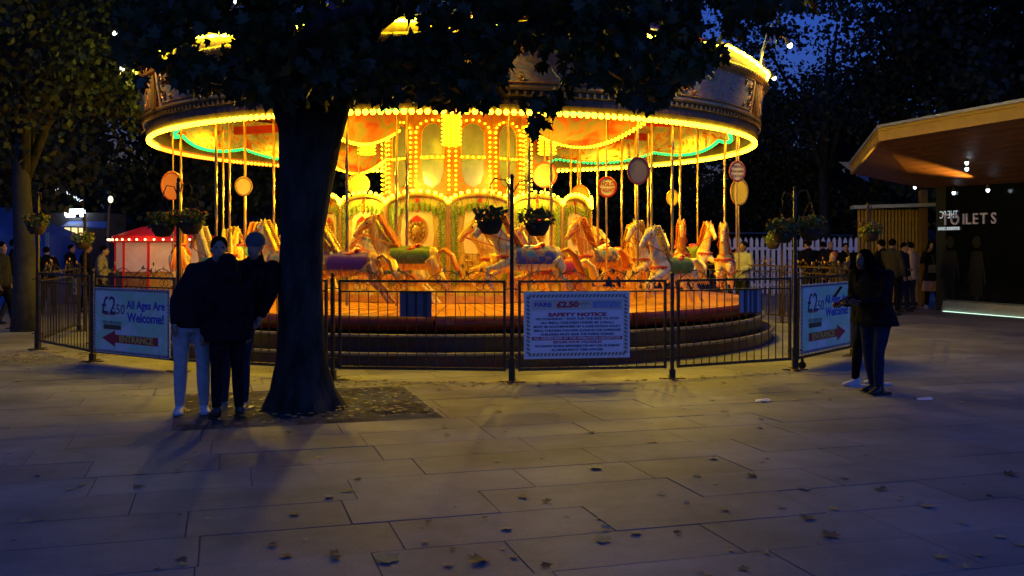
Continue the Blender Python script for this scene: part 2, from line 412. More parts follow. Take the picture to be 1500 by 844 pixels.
inner_art2 = painting('sweep_painting', [(.4, .01, .004), (.45, .10, .02), (.2, .2, .1), (.42, .02, .006)], 1.2, (1, 1, 2.0), 2.0)
panel_art = painting('centre_panel_painting', [(.60, .42, .07), (.66, .5, .13), (.5, .28, .03), (.62, .42, .08)], 2.2, (1, 1, 1), 1.0, line=(.25, .26, .04))

# stepped base
for z0, z1, r in ((.16, .20, 5.86), (.39, .43, 5.70)):
    for k in range(12):
        a = k * PI / 6
        s_ = MB(); s_.rev([(r - .30, z0 - .19), (r - .06, z0 - .19), (r - .06, z1 - .008), (r - .30, z1 - .008)], a, a + PI / 6, 6); o = s_.build('step_section', step_art, car, False)
        n_ = MB(); n_.rev([(r - .07, z1 - .006), (r - .07, z1 + .012), (r, z1 + .012), (r, z1 - .03), (r - .03, z1 - .03), (r - .03, z1 - .006)], a, a + PI / 6, 6)
        n_.build('step_nosing', mat('worn_aluminium_edge', (.26, .23, .19), .45, .7), o, True)
fm = MB(); fm.rev([(5.25, .02), (5.6, .02), (5.6, .30), (5.25, .30)], n=64); fm.build('base_frame', mat('void_shade_black', (.01, .009, .008), .9), car)  # near-black colour stands in for the shaded void beneath the steps
for k in range(12):
    a = k * PI / 6 + .002
    d = MB(); d.rev([(2.35, .6), (5.48, .6), (5.48, .668), (2.35, .668)], a, a + PI / 6 - .004, 8); o = d.build('deck_section', deck_m, car)
    e = MB(); e.rev([(5.482, .48), (5.55, .48), (5.55, .675), (5.482, .675)], a, a + PI / 6 - .004, 8); e.build('deck_edge', mat('deck_red_edge', (.16, .012, .004), .4, c2=(.10, .015, .004), scale=5), o, True)
for k in range(96):     # plank joints of the deck as raised gold lines
    pass
pl = MB()
for k in range(96):
    a = 2 * PI * k / 96; ca, sa = math.cos(a), math.sin(a)
    pl.bar((2.5 * ca, 2.5 * sa, .669), (5.4 * ca, 5.4 * sa, .669), .012, .006)
kind(pl.build('deck_batten', darkmold, car), 'stuff')

# outer rounding boards (12), shared meshes
H = PI / 12
def ring_mesh(name, prof, m, n=8, smooth=False, gap=.0): 
    q = MB(); q.rev(prof, -H + gap, H - gap, n); return q.mesh(name, m, smooth)
M_board = ring_mesh('rounding_board', [(5.56, 3.86), (5.60, 3.86), (5.68, 4.42), (5.64, 4.42)], board_art, gap=.03)
q = MB(); q.rev([(5.46, 3.56), (5.52, 3.53), (5.57, 3.60), (5.57, 3.70), (5.60, 3.72), (5.60, 3.78), (5.55, 3.80), (5.55, 3.86), (5.46, 3.86)], -H, H, 8); M_corn = q.mesh('lower_moulding', [darkmold])
q = MB(); q.rev([(5.57, 3.80), (5.625, 3.79), (5.635, 3.82), (5.625, 3.855), (5.57, 3.855)], -H, H, 8)
for t in range(26):
    a = -H + (t + .5) * 2 * H / 26; q.box(5.60, -.018, 3.722, 5.618, .018, 3.776, Matrix.Rotation(a, 4, 'Z'))
M_corn2 = q.mesh('gold_bead', [gold])
q = MB(); q.rev([(5.64, 4.42), (5.70, 4.41), (5.74, 4.46), (5.74, 4.50), (5.70, 4.54), (5.62, 4.54)], -H, H, 8)
for t in range(22):
    a = -H + (t + .5) * 2 * H / 22; q.bulb((5.735 * math.cos(a), 5.735 * math.sin(a), 4.48), .03)
M_top = q.mesh('upper_moulding', [goldp])
q = MB(); N = 24
vs = []
for i in range(N + 1):
    a = -H + 2 * H * i / N; u = abs(2 * i / N - 1)
    h = 4.60 + .20 * (1 - u) ** .8 + .16 * max(0, (u - .8) / .2) ** 2 + .02 * math.sin(i * 2.6)
    for r in (5.66, 5.70):
        for z in (4.545, h): vs.append((r * math.cos(a), r * math.sin(a), z))
fs = []
for i in range(N):
    k = 4 * i; fs += [(k, k + 4, k + 5, k + 1), (k + 2, k + 3, k + 7, k + 6), (k + 1, k + 5, k + 7, k + 3), (k, k + 2, k + 6, k + 4)]
q.add(vs, fs); M_crest = q.mesh('cresting', [goldp])
q = MB()
for i in range(-4, 5):
    a0 = i * .054 - .025; a1 = a0 + .05; z = 4.62 + .10 * (1 - abs(i) / 4.5)
    q.tube([(5.75 * math.cos(a0), 5.75 * math.sin(a0), z), (5.75 * math.cos(a1), 5.75 * math.sin(a1), z)], .026, 8)
M_tube = q.mesh('light_tube', [tubeY])
q = MB(); NB = 27
for t in range(NB):
    a = -H + (t + .5) * 2 * H / NB
    q.bulb((5.52 * math.cos(a), 5.52 * math.sin(a), 3.495), .044)
M_rim = q.mesh('bulb_string', [bulbW]); M_rimO = q.mesh('bulb_string', [bulbO])
# cartouche at each joint
q = MB()
def bp(a, z, e=0.0): 
    r_ = 5.60 + (z - 3.86) * .143 + .012 + e; return (r_ * math.cos(a), r_ * math.sin(a), z)
fa = H - .055
q.tube([bp(-fa + 2 * fa * i / 12, 3.895) for i in range(13)], .012, 5); q.tube([bp(-fa + 2 * fa * i / 12, 4.385) for i in range(13)], .012, 5)
for s2 in (-1, 1):
    q.tube([bp(s2 * fa, 3.895 + .49 * i / 3) for i in range(4)], .012, 5)
    for cx_, cz_, rr_, dr in ((.185, 4.22, .10, 1), (.185, 4.04, .09, -1), (.14, 4.32, .045, -1), (.14, 3.95, .04, 1)):
        q.tube([bp(s2 * (cx_ + (rr_ * (1 - t * .055)) / 5.6 * math.cos(dr * t * .7)), cz_ + rr_ * (1 - t * .055) * math.sin(dr * t * .7)) for t in range(13)], .013, 5)
M_bfr = q.mesh('gilt_scroll_frame', [goldp])
def flagpole(parent, ang):
    fp = MB(); b0 = Vector((5.72, 0, 4.5)); fp.tube([b0, b0 + Vector((.04, 0, .35)), b0 + Vector((.12, 0, .62)), b0 + Vector((.22, 0, .82))], [.022, .016, .012, .01], 6)
    o = fp.build('flag_pole', whitep, parent); o.rotation_euler = (0, 0, ang)
    gl = MB(); gl.tube([(5.72, .03, 4.62), (5.80, .05, 4.95), (5.92, .06, 5.08), (6.08, .07, 5.08), (6.17, .08, 4.98)], .014, 6)
    gl.tube([(6.14, .08, 5.02), (6.19, .08, 4.93)], [.03, .055], 10); gl.build('gooseneck_lamp', gold, o)
    lm = MB(); lm.ell((6.20, .08, 4.915), .045, 8, 6); lm.build('lamp_bulb', emis('cool_lamp', (1, .9, .75), 9), o)
    bl = bpy.data.lights.new('board_lamp', 'SPOT'); bl.energy = 80; bl.color = (1, .62, .12); bl.spot_size = math.radians(100); bl.spot_blend = .8; bl.shadow_soft_size = .04
    bo = link(bpy.data.objects.new('board_lamp', bl), o); bo.location = (6.22, .08, 4.84); bo.rotation_euler = Vector((-.62, 0, -.68)).to_track_quat('-Z', 'Y').to_euler()
    for s_, m_ in ((-1, 'flag_red'), (1, 'flag_blue')):
        f = MB(); n = 6
        for i in range(n + 1):
            for j in (0, 1):
                f.v.append((5.94 + .02 * math.sin(i) + .03 * j, s_ * .045 * i, 5.28 - .03 * i * (1.2 if j == 0 else 1.5) - .17 * j))
        for i in range(n): f.f.append((2 * i, 2 * i + 2, 2 * i + 3, 2 * i + 1)); f.mi.append(0)
        f.build('flag', mat(m_, (.5, .03, .03) if s_ < 0 else (.5, .52, .65), .8, c2=((.5, .5, .55) if s_ < 0 else (.05, .08, .4)), scale=9, mixlo=.5, mixhi=.52), o)
    return o
rc = MB()
rc.prism([(-.07, 0), (.07, 0), (.10, .25), (.05, .5), (0, .62), (-.05, .5), (-.10, .25)], .04, Matrix.Translation((5.66, 0, 3.84)) @ Matrix.Rotation(PI / 2, 4, 'Z'))
M_cart = rc.mesh('joint_cartouche', [gold])
for k in range(12):
    a = math.radians(15 + 30 * k) + .09
    o = put('rounding_board', M_board, car, loc=(0, 0, -.05), rz=a)
    for nm, me in (('lower_moulding', M_corn), ('gold_bead', M_corn2), ('upper_moulding', M_top), ('cresting', M_crest), ('light_tube', M_tube), ('gilt_scroll_frame', M_bfr)):
        put(nm, me, o)
    kind(put('bulb_string', M_rimO if k in (4, 5) else M_rim, o), 'stuff')
    put('joint_cartouche', M_cart, o, rz=H)
    flagpole(car, a + H - .02)

# inner boards with green bulbs
q = MB(); N = 16; vs = []
for i in range(N + 1):
    a = -H + 2 * H * i / N; u = 2 * i / N - 1
    for r in (5.14, 5.17):
        for z in (3.55 + .14 * (u * u), 4.32): vs.append((r * math.cos(a), r * math.sin(a), z))
fs = []
for i in range(N):
    k = 4 * i; fs += [(k, k + 4, k + 5, k + 1), (k + 2, k + 3, k + 7, k + 6), (k + 1, k + 5, k + 7, k + 3), (k, k + 2, k + 6, k + 4)]
q.add(vs, fs); M_in = q.mesh('inner_board', [inner_art])
q = MB(); qe = MB()
for t in range(26):
    u = 2 * (t + .5) / 26 - 1; a = H * u; q.bulb((5.10 * math.cos(a), 5.10 * math.sin(a), 3.545 + .14 * u * u), .036)
M_green = q.mesh('bulb_string', [bulbG])
qe.tube([(5.12 * math.cos(H * u / 8), 5.12 * math.sin(H * u / 8), 3.575 + .14 * (u / 8) ** 2) for u in range(-8, 9)], .022, 6)
M_edge = qe.mesh('gilt_edge', [gold])
for k in range(12):
    a = math.radians(15 + 30 * k) + .09
    o = put('inner_board', M_in, car, rz=a); kind(put('bulb_string', M_green, o), 'stuff'); put('gilt_edge', M_edge, o)

# radial sweeps with scalloped dropper boards and bulbs along the swag
def swag_z(u):  # u 0 at the centre, 1 at the rim
    return 3.60 - .34 * math.sin(PI * u) ** .9 - .06 * u
q = MB(); n = 24; vs = []
for i in range(n + 1):
    u = i / n; r = 2.3 + u * 2.75
    for y in (-.015, .015):
        for z in (swag_z(u), 4.0): vs.append((r, y, z))
fs = []
for i in range(n):
    k = 4 * i; fs += [(k, k + 4, k + 5, k + 1), (k + 2, k + 3, k + 7, k + 6), (k + 1, k + 5, k + 7, k + 3), (k, k + 2, k + 6, k + 4)]
q.add(vs, fs); M_drop = q.mesh('dropper_board', [inner_art2])
q = MB(); q.bar((1.4, 0, 4.08), (5.5, 0, 4.04), .09, .14); q.bar((1.4, 0, 3.99), (5.5, 0, 3.97), .05, .03); M_sweep = q.mesh('sweep', [redp])
q = MB()
for i in range(34):
    u = (i + .5) / 34; r = 2.3 + u * 2.75
    for y in (-.03, .03): q.bulb((r, y, swag_z(u) - .01), .022)
M_sb = q.mesh('bulb_string', [bulbY])
for k in range(12):
    a = math.radians(-52 + 30 * k)
    o = put('sweep', M_sweep, car, rz=a)
    if k in (0, 4, 6, 10): put('dropper_board', M_drop, o); kind(put('bulb_string', M_sb, o), 'stuff')

# ceiling and roof
ceil_m = mat('ceiling_canvas', (.68, .42, .16), .7, c2=(.62, .12, .04), scale=1.2, stretch=(1, 1, 1))
for k in range(24):
    a = 2 * PI * k / 24 + .09
    c = MB(); c.rev([(1.2, 4.75), (5.6, 4.38), (5.6, 4.40), (1.2, 4.77)], a, a + 2 * PI / 24, 2)
    c.build('ceiling_panel', (mat('ceiling_gold', (.4, .14, .02), .6, c2=(.36, .05, .01), scale=2) if k % 2 else mat('ceiling_red', (.38, .015, .006), .6, c2=(.3, .04, .01), scale=2)), car)
    c = MB(); c.rev([(.15, 6.9), (5.62, 4.72), (5.62, 4.74), (.15, 6.93)], a, a + 2 * PI / 24, 3)
    c.build('roof_gore', (mat('canvas_cream', (.55, .48, .36), .85) if k % 2 else mat('canvas_red', (.35, .03, .03), .85)), car)
c = MB(); c.tube([(0, 0, 6.85), (0, 0, 7.1), (0, 0, 7.2), (0, 0, 7.45)], [.14, .2, .08, .02], 12); c.build('roof_finial', gold, car)

# centre: 15 panels
NP = 15; RP = 2.5; PA = 2 * PI / NP
PW = 2 * RP * math.tan(PA / 2)
apoth = RP
def face_M(a, r): return Matrix.Rotation(a, 4, 'Z') @ Matrix.Translation((r, 0, 0)) @ Matrix.Rotation(PI / 2, 4, 'Z')
hw = PW / 2
arch = [(-hw, .67), (hw, .67), (hw, 2.34)] + [(hw * math.cos(t * PI / 12), 2.32 + .19 * math.sin(t * PI / 12)) for t in range(1, 12)] + [(-hw, 2.34)]
q = MB(); q.prism(arch, .05); M_panel = q.mesh('centre_panel', [panel_art])
q = MB()
for sx in (-1, 1):
    q.box(sx * hw - .03, -.05, .67, sx * hw + .03, 0, 2.3)
q.box(-hw, -.04, .68, hw, 0, .80); q.box(-hw, -.035, 1.02, hw, 0, 1.06)
q.tube([(hw * .96 * math.cos(t * PI / 12), -.02, 2.28 + .19 * math.sin(t * PI / 12)) for t in range(13)], .022, 6)
M_pframe = q.mesh('panel_frame', [gold])
# palm-frond column at one side, made of little feathered leaves
q = MB()
for sx in (-1, 1):
    for i in range(16):
        z = .95 + i * .085
        for s2 in (-1, 1):
            x0 = sx * (hw - .10); q.add([(x0, -.03, z), (x0 + s2 * .09, -.035, z + .07), (x0 + s2 * .02, -.02, z + .055)], [(0, 1, 2)])
            q.add([(x0, -.045, z + .03), (x0 + s2 * .07, -.05, z + .12), (x0 + s2 * .015, -.04, z + .1)], [(0, 1, 2)])
M_frond = q.mesh('palm_frond_relief', [greenp])
q = MB()
for i in range(9):
    u = -1 + 2 * i / 8
    for j in range(3):
        x = u * hw * .75; z = 2.36 - .14 * u * u - j * .045
        q.add([(x - .05, -.02, z), (x + .05, -.02, z), (x + .01 * (i % 3 - 1), -.06, z - .07)], [(0, 1, 2)])
M_gar = q.mesh('garland_relief', [greenp])
def oval(rx, rz, cx=0, cz=0, n=20): return [(cx + rx * math.cos(2 * PI * k / n), cz + rz * math.sin(2 * PI * k / n)) for k in range(n)]
q = MB(); q.prism(oval(.19, .24, 0, 1.88), -.025); q.prism([(-.13, 2.02), (.13, 2.02), (.07, 2.1), (0, 2.14), (-.07, 2.1)], -.045); M_sh = q.mesh('medallion', [goldp])
q = MB(); q.prism([(-.26, 1.5), (.26, 1.5), (.29, 1.8), (.25, 2.2), (-.25, 2.2), (-.29, 1.8)], -.012); M_ground = q.mesh('cream_field', [mat('ivory_paint', (.8, .68, .4), .4, c2=(.74, .58, .3), scale=6)])
q = MB(); q.prism([(-.12, 2.04), (.12, 2.04), (0, 2.135)], -.055); q.box(-.025, -.03, 2.2, .025, 0, 2.42); M_cap = q.mesh('red_crest', [redp])
q = MB(); q.ell((0, -.05, 1.86), (.085, .04, .11), 10, 8); q.ell((0, -.09, 1.84), (.02, .02, .03), 6, 5)
for k in range(12):
    t = 2 * PI * k / 12; q.ell((.12 * math.cos(t), -.035, 1.87 + .14 * math.sin(t)), (.035, .025, .045), 6, 5)
M_lion = q.mesh('lion_mask', [mat('umber_gilt', (.45, .24, .05), .4, .3, c2=(.25, .12, .02), scale=14)])
q = MB(); q.ell((0, -.04, 1.5), (.045, .03, .045), 8, 6); M_jewel = q.mesh('mirror_jewel', [mirror])
q = MB()
for sx in (-1, 1):
    for t in range(3):
        q.tube([(sx * (.10 + .06 * t) + .05 * math.cos(k), -.02, 1.25 + .05 * math.sin(k) + .09 * t) for k in range(0, 6)], .012, 5)
        q.tube([(sx * .05, -.02, 1.12 + .02 * t), (sx * .14, -.03, 1.10 + .05 * t), (sx * .2, -.02, 1.18 + .06 * t)], .014, 5)
M_scroll = q.mesh('gilt_scroll', [gold])
q = MB()
for i in range(12):
    t = (i + .5) / 12; x = hw * math.cos(PI * t); z = 2.34 + .20 * math.sin(PI * t)
    q.bulb((x, -.05, z), .034)
M_pb = q.mesh('bulb_string', [bulbW])
for k in range(NP):
    a = k * PA - PI / 2 + PA / 2
    o = bpy.data.objects.new('centre_panel', M_panel); link(o, car); o.matrix_basis = face_M(a, RP)
    for nm, me in (('panel_frame', M_pframe), ('palm_frond_relief', M_frond), ('garland_relief', M_gar), ('cream_field', M_ground), ('medallion', M_sh), ('red_crest', M_cap), ('lion_mask', M_lion), ('mirror_jewel', M_jewel), ('gilt_scroll', M_scroll)):
        c_ = put(nm, me, o)
        if nm in ('palm_frond_relief', 'garland_relief', 'gilt_scroll'): kind(c_, 'stuff')
    kind(put('bulb_string', M_pb, o), 'stuff')
t_ = MB(); t_.rev([(1.3, 2.50), (2.48, 2.36), (2.48, 2.38), (1.3, 2.54)], n=45); t_.build('centre_shelf', orangep, car)

# upper drum: 12 mirror panels
NM = 12; RM = 1.36; MA = 2 * PI / NM; MW = 2 * RM * math.tan(MA / 2); mh = MW / 2
q = MB(); q.box(-mh, 0, 2.5, mh, .05, 4.0); M_face = q.mesh('mirror_panel', [mat('orange_gilt_panel', (.42, .17, .02), .4, .2, c2=(.3, .07, .01), scale=4)])
q = MB(); mw = mh * .56
q.prism([(-mw, 3.24), (mw, 3.24)] + [(mw * math.cos(t * PI / 8), 3.58 + .22 * math.sin(t * PI / 8)) for t in range(0, 9)], -.012)
q.prism([(-mw, 3.16), (-mw * 1.0, 2.95), (-mw * .7, 2.74), (0, 2.66), (mw * .7, 2.74), (mw, 2.95), (mw, 3.16)][::-1], -.012); M_mir = q.mesh('mirror_glass_pane', [mirror])
q = MB(); q.tube([(-mw - .01, -.015, 3.22)] + [(-(mw + .01) * math.cos(t * PI / 8), -.015, 3.58 + .23 * math.sin(t * PI / 8)) for t in range(0, 9)] + [(mw + .01, -.015, 3.22)], .014, 5)
q.box(-mw, -.03, 3.165, mw, 0, 3.235); M_mf = q.mesh('mirror_frame', [gold])
q = MB()
for i in range(13):
    z = 2.62 + i * .085
    for sx in (-1, 1): q.bulb((sx * (mh - .055), -.03, z), .019)
for i in range(9):
    t = PI * i / 8; q.bulb(((mh - .055) * math.cos(t), -.03, 3.66 + .2 * math.sin(t)), .019)
for i in range(5): q.bulb((-mw + 2 * mw * i / 4, -.045, 3.2), .021)
M_mb = q.mesh('bulb_string', [bulbY])
for k in range(NM):
    a = k * MA - PI / 2 + MA / 2 + .0
    o = bpy.data.objects.new('mirror_panel', M_face); link(o, car); o.matrix_basis = face_M(a, RM)
    put('mirror_glass_pane', M_mir, o); put('mirror_frame', M_mf, o); kind(put('bulb_string', M_mb, o), 'stuff')
d = MB(); d.rev([(1.3, 4.0), (1.48, 4.0), (1.55, 4.12), (1.55, 4.3), (1.3, 4.3)], n=36); d.build('drum_cornice', orangep, car)
# grid lanterns of tiny bulbs
for k in range(4):
    a = -PI / 2 + k * PI / 2; c = Vector((1.72 * math.cos(a), 1.72 * math.sin(a), 0))
    l_ = MB(); l_.tube([c + Vector((0, 0, 3.36)), c + Vector((0, 0, 3.9))], .15, 14); o = l_.build('grid_lantern', mat('amber_shade', (.7, .4, .03), .5, em=(1, .5, .01), es=1.2), car)
    b = MB()
    for i in range(14):
        for j in range(8):
            t = 2 * PI * i / 14; b.bulb(c + Vector((.165 * math.cos(t), .165 * math.sin(t), 3.39 + j * .068)), .013)
    kind(b.build('bulb_string', bulbY, o), 'stuff')

# lights added without fixtures, carrying the light of the strings of bulbs
for k in range(12):
    a = math.radians(15 + 30 * k) + .09
    l_ = bpy.data.lights.new('canopy_fill_light', 'SPOT'); l_.energy = 235; l_.color = (1, .65, .015); l_.spot_size = math.radians(152); l_.spot_blend = .35; l_.shadow_soft_size = .10
    lo_ = link(bpy.data.objects.new('canopy_fill_light', l_), car); lo_.location = (4.45 * math.cos(a), 4.45 * math.sin(a), 4.12)
for k in range(6):
    a = math.radians(60 * k - 60)
    lamp('centre_fill_light', (2.85 * math.cos(a), 2.85 * math.sin(a), 2.75), 150, (1, .72, .05), .1, car)  # unseen point lights added to brighten the centre

# ---- horses
def horse_meshes():
    b = MB()
    # trunk: chest deep, belly narrower, heading +x ; origin at the saddle pole, z=0 at the pole foot height of the belly
    b.tube([(-.58, 0, .02), (-.50, 0, .04), (-.32, 0, .03), (0, 0, -.01), (.25, 0, 0), (.40, 0, .04), (.50, 0, .1)], [(.06, .06), (.17, .15), (.21, .17), (.185, .16), (.215, .17), (.18, .14), (.08, .08)], 12, ref=(0, 0, 1))
    b.tube([(.30, 0, .08), (.46, 0, .26), (.56, 0, .46), (.62, 0, .62), (.68, 0, .66)], [(.19, .11), (.15, .09), (.115, .07), (.09, .06), (.06, .05)], 10, ref=(1, 0, 0))
    b.tube([(.57, 0, .66), (.68, 0, .64), (.80, 0, .55), (.90, 0, .44), (.945, 0, .39)], [(.07, .055), (.092, .062), (.07, .048), (.05, .04), (.042, .038)], 10, ref=(0, 0, 1))
    b.tube([(.80, 0, .47), (.88, 0, .38), (.90, 0, .35)], [.03, .025, .015], 6)
    for s in (-1, 1):
        b.tube([(.57, s * .045, .70), (.575, s * .05, .77), (.60, s * .055, .82)], [.03, .024, .006], 6)
        # hind leg stretched back, hock bent ; foreleg lifted
        b.tube([(-.42, s * .09, 0), (-.52, s * .11, -.16), (-.50, s * .11, -.28), (-.66, s * .11, -.42), (-.74, s * .11, -.56), (-.80, s * .11, -.62)], [.13, .095, .06, .045, .032, .036], 8)
        k = .12 if s > 0 else 0
        b.tube([(.36, s * .09, -.02), (.46 + k, s * .11, -.18 + k * .5), (.62 + k, s * .11, -.26 + k), (.62 + k, s * .11, -.42 + k * .6), (.56 + k, s * .11, -.50 + k * .5)], [.10, .065, .045, .033, .036], 8)
    body = fuse(b, .017, 'horse_body', cream, 2)
    m = MB()
    for i in range(15):
        t = i / 14; x = .53 - .33 * t; z = .76 - .52 * t
        for s in (-1, 1):
            m.tube([(x + .02, s * .01, z), (x - .07, s * .055, z + .01), (x - .09 - .03 * math.sin(i), s * .09, z - .12), (x - .16, s * .1, z - .2)], [.02, .028, .02, .004], 5)
    for i in range(4): m.tube([(.62, 0, .74), (.7, (i - 1.5) * .03, .71), (.75, (i - 1.5) * .04, .63)], [.02, .02, .004], 5)
    mane = m.mesh('mane', [gold], True)
    t = MB()
    for i in range(7):
        y = (i - 3) * .018; t.tube([(-.56, y * .4, .12), (-.66, y, .17), (-.80, y * 1.6, .06), (-.86, y * 2.3, -.12), (-.96, y * 2.6, -.30)], [.03, .034, .034, .026, .004], 5)
    tail = t.mesh('tail', [gold], True)
    s_ = MB(); s_.tube([(-.20, 0, .19), (-.10, 0, .165), (.05, 0, .16), (.15, 0, .20), (.19, 0, .26)], [(.09, .12), (.06, .15), (.055, .13), (.05, .09), (.03, .04)], 10, ref=(0, 0, 1))
    s_.tube([(-.24, 0, .26), (-.19, 0, .21)], [(.03, .12), (.06, .12)], 8, ref=(0, 0, 1)); sad = s_.mesh('saddle', [redp], True)
    c = MB(); nn = 12; vs = []
    for x in (-.42, -.28, -.1, .1, .26):
        for i in range(nn + 1):
            an = math.radians(-115 + 230 * i / nn); rr = (.19 if x < -.3 else .205)
            w_ = .02 * math.sin(x * 30) * (abs(an) > 1.6); vs.append((x + w_, rr * math.sin(an) * .93, .02 + (rr + .012) * math.cos(an)))
    fs = [(j * (nn + 1) + i, j * (nn + 1) + i + 1, (j + 1) * (nn + 1) + i + 1, (j + 1) * (nn + 1) + i) for j in range(4) for i in range(nn)]
    c.add(vs, fs); cloth = c.mesh('saddle_cloth', [bluep], True)
    r = MB()
    for s in (-1, 1):
        r.tube([(.86, s * .05, .47), (.72, s * .07, .56), (.60, s * .075, .62)], .011, 5); r.tube([(.86, s * .05, .46), (.5, s * .13, .34), (.15, s * .1, .24)], .009, 5)
        r.tube([(.0, s * .175, .05), (.02, s * .2, -.18), (.02, s * .2, -.24)], .01, 5)
    r.tube([(.40, -.19, .05), (.50, -.1, .06), (.54, 0, .04), (.50, .1, .06), (.40, .19, .05)], .022, 6)
    for k in range(5): r.bulb((.52 - abs(k - 2) * .03, (k - 2) * .06, .02), .026)
    bri = r.mesh('bridle', [mat('red_leather', (.5, .06, .03), .4)])
    p = MB()  # twisted pole
    n = 80; vs = []; L0, L1 = -.67, 3.15
    for i in range(n + 1):
        z = L0 + (L1 - L0) * i / n; tw = z * 2 * PI / .16
        for k in range(9):
            an = 2 * PI * k / 9; rr = .024 + .008 * math.cos(3 * (an - tw / 1.0)); vs.append((rr * math.cos(an), rr * math.sin(an), z))
    fs = [(i * 9 + k, i * 9 + (k + 1) % 9, (i + 1) * 9 + (k + 1) % 9, (i + 1) * 9 + k) for i in range(n) for k in range(9)]
    p.add(vs, fs); pole = p.mesh('twisted_pole', [brass], True)
    e = MB()
    for s in (-1, 1): e.ell((.70, s * .062, .625), .017, 8, 6)
    eye = e.mesh('eye', [mat('black_gloss', (.01, .01, .01), .1)])
    return body, mane, tail, sad, cloth, bri, pole, eye
HB = horse_meshes()
coats = [painting('horse_cream', [(.74, .6, .26), (.72, .52, .12), (.76, .66, .38), (.7, .4, .08)], 2.2, (1, 1, 1), 1.5, .3, (.6, .12, .03)), painting('horse_gold', [(.74, .5, .06), (.66, .36, .03), (.76, .6, .14)], 2.2, (1, 1, 1), 1.5, .3, (.8, .7, .3)),
         painting('horse_white', [(.78, .7, .5), (.7, .5, .26), (.78, .68, .44), (.2, .3, .4)], 2.0, (1, 1, 1), 1.5, .3, (.7, .4, .08)), painting('horse_chestnut', [(.4, .13, .04), (.55, .24, .06), (.3, .09, .04)], 2.2, (1, 1, 1), 1.5, .3, (.8, .55, .15)), painting('horse_piebald', [(.14, .2, .3), (.72, .6, .4), (.74, .52, .1), (.4, .06, .05)], 2.2, (1, 1, 1), 1.5, .3, (.8, .66, .2))]
cloths = [bluep, redp, mat('purple_paint', (.16, .04, .2), .35), greenp, mat('teal_paint', (.03, .18, .28), .35)]
manes = [gold, mat('mane_orange', (.62, .16, .02), .45), mat('mane_straw', (.75, .55, .2), .5)]
def variant(me, m):
    c = me.copy(); c.materials[0] = m; return c
vb = [variant(HB[0], m) for m in coats]; vm = [variant(HB[1], m) for m in manes]; vt = [variant(HB[2], m) for m in manes]; vc = [variant(HB[4], m) for m in cloths]
i = 0
for k in range(12):
    for j, (r, off) in enumerate(((5.0, 0), (4.2, 8), (3.4, 2))):
        th = math.radians(-15 + 30 * k + off)
        z = 1.25 + .10 * (1 + math.sin(k * 2.1 + j * 2.2))
        hd = math.atan2(-math.cos(th), math.sin(th))
        o = put('horse', vb[(k * 2 + j * 3) % 5], car, (r * math.cos(th), r * math.sin(th), z), hd, sc=.86)
        put('mane', vm[(k + j) % 3], o); put('tail', vt[(k + j) % 3], o); put('saddle', HB[3], o)
        put('saddle_cloth', vc[(k * 3 + j) % 5], o); put('bridle', HB[5], o); put('eyes', HB[7], o); put('twisted_pole', HB[6], o)

# round signs hung among the poles
def disc_sign(x, y, rx, ry, d, m, rim, lines=None, tcol=None, face=0):
    c = cpt(x, y, d); R1 = rx * d / F; R2 = ry * d / F
    s_ = MB(); s_.prism(oval(R1, R2, n=28), .03); o = s_.build('round_sign', m, car, loc=c, rz=face)
    t = MB(); t.tube([(R1 * math.cos(2 * PI * k / 28), -.004, R2 * math.sin(2 * PI * k / 28)) for k in range(29)], .018, 6); t.build('sign_rim', rim, o)
    h = MB(); h.tube([(0, .05, -R2 - 1.2), (0, .05, 3.95 - c.z)], .014, 8); h.build('sign_rod', brass, o)
    if lines:
        for q_, (s0, sz, dz) in enumerate(lines):
            put('lettering', text_mesh(s0, sz, tcol), o, (0, -.006, dz))
    return o
wsign = mat('sign_white', (.72, .66, .6), .4); txt = mat('sign_ink', (.1, .03, .06), .5)
disc_sign(252, 272, 15, 20, 17.0, mat('sign_orange', (.8, .28, .03), .4), orangep)
disc_sign(357, 273, 12, 13, 17.6, mat('sign_straw', (.8, .58, .28), .4), gold)
disc_sign(889, 274, 13, 14, 15.6, mat('sign_pale', (.8, .7, .45), .4), redp, [("HOLD", .085, .045), ("TIGHT", .085, -.05)], mat('sign_red_ink', (.6, .05, .03), .5))
disc_sign(1080, 251, 11, 14, 16.6, wsign, mat('purple_rim', (.2, .04, .12), .4), [("PLEASE", .06, .08), ("REMAIN", .06, 0), ("SEATED", .06, -.08)], txt)
disc_sign(1083, 281, 12, 19, 16.9, mat('sign_yellow', (.8, .6, .03), .4), gold)
disc_sign(985, 290, 8, 11, 21.5, mat('sign_amber', (.75, .42, .03), .4), gold)
disc_sign(935, 250, 15, 19, 14.6, mat('sign_mauve', (.3, .25, .28), .4), mat('purple_rim', (.2, .04, .12), .4))
disc_sign(798, 256, 17, 18, 17.5, mat('sign_coral', (.75, .2, .08), .4), redp)
disc_sign(525, 270, 16, 15, 17.5, mat('sign_orange', (.8, .28, .03), .4), gold)
disc_sign(850, 288, 13, 16, 18.6, mat('sign_orange', (.8, .28, .03), .4), orangep)

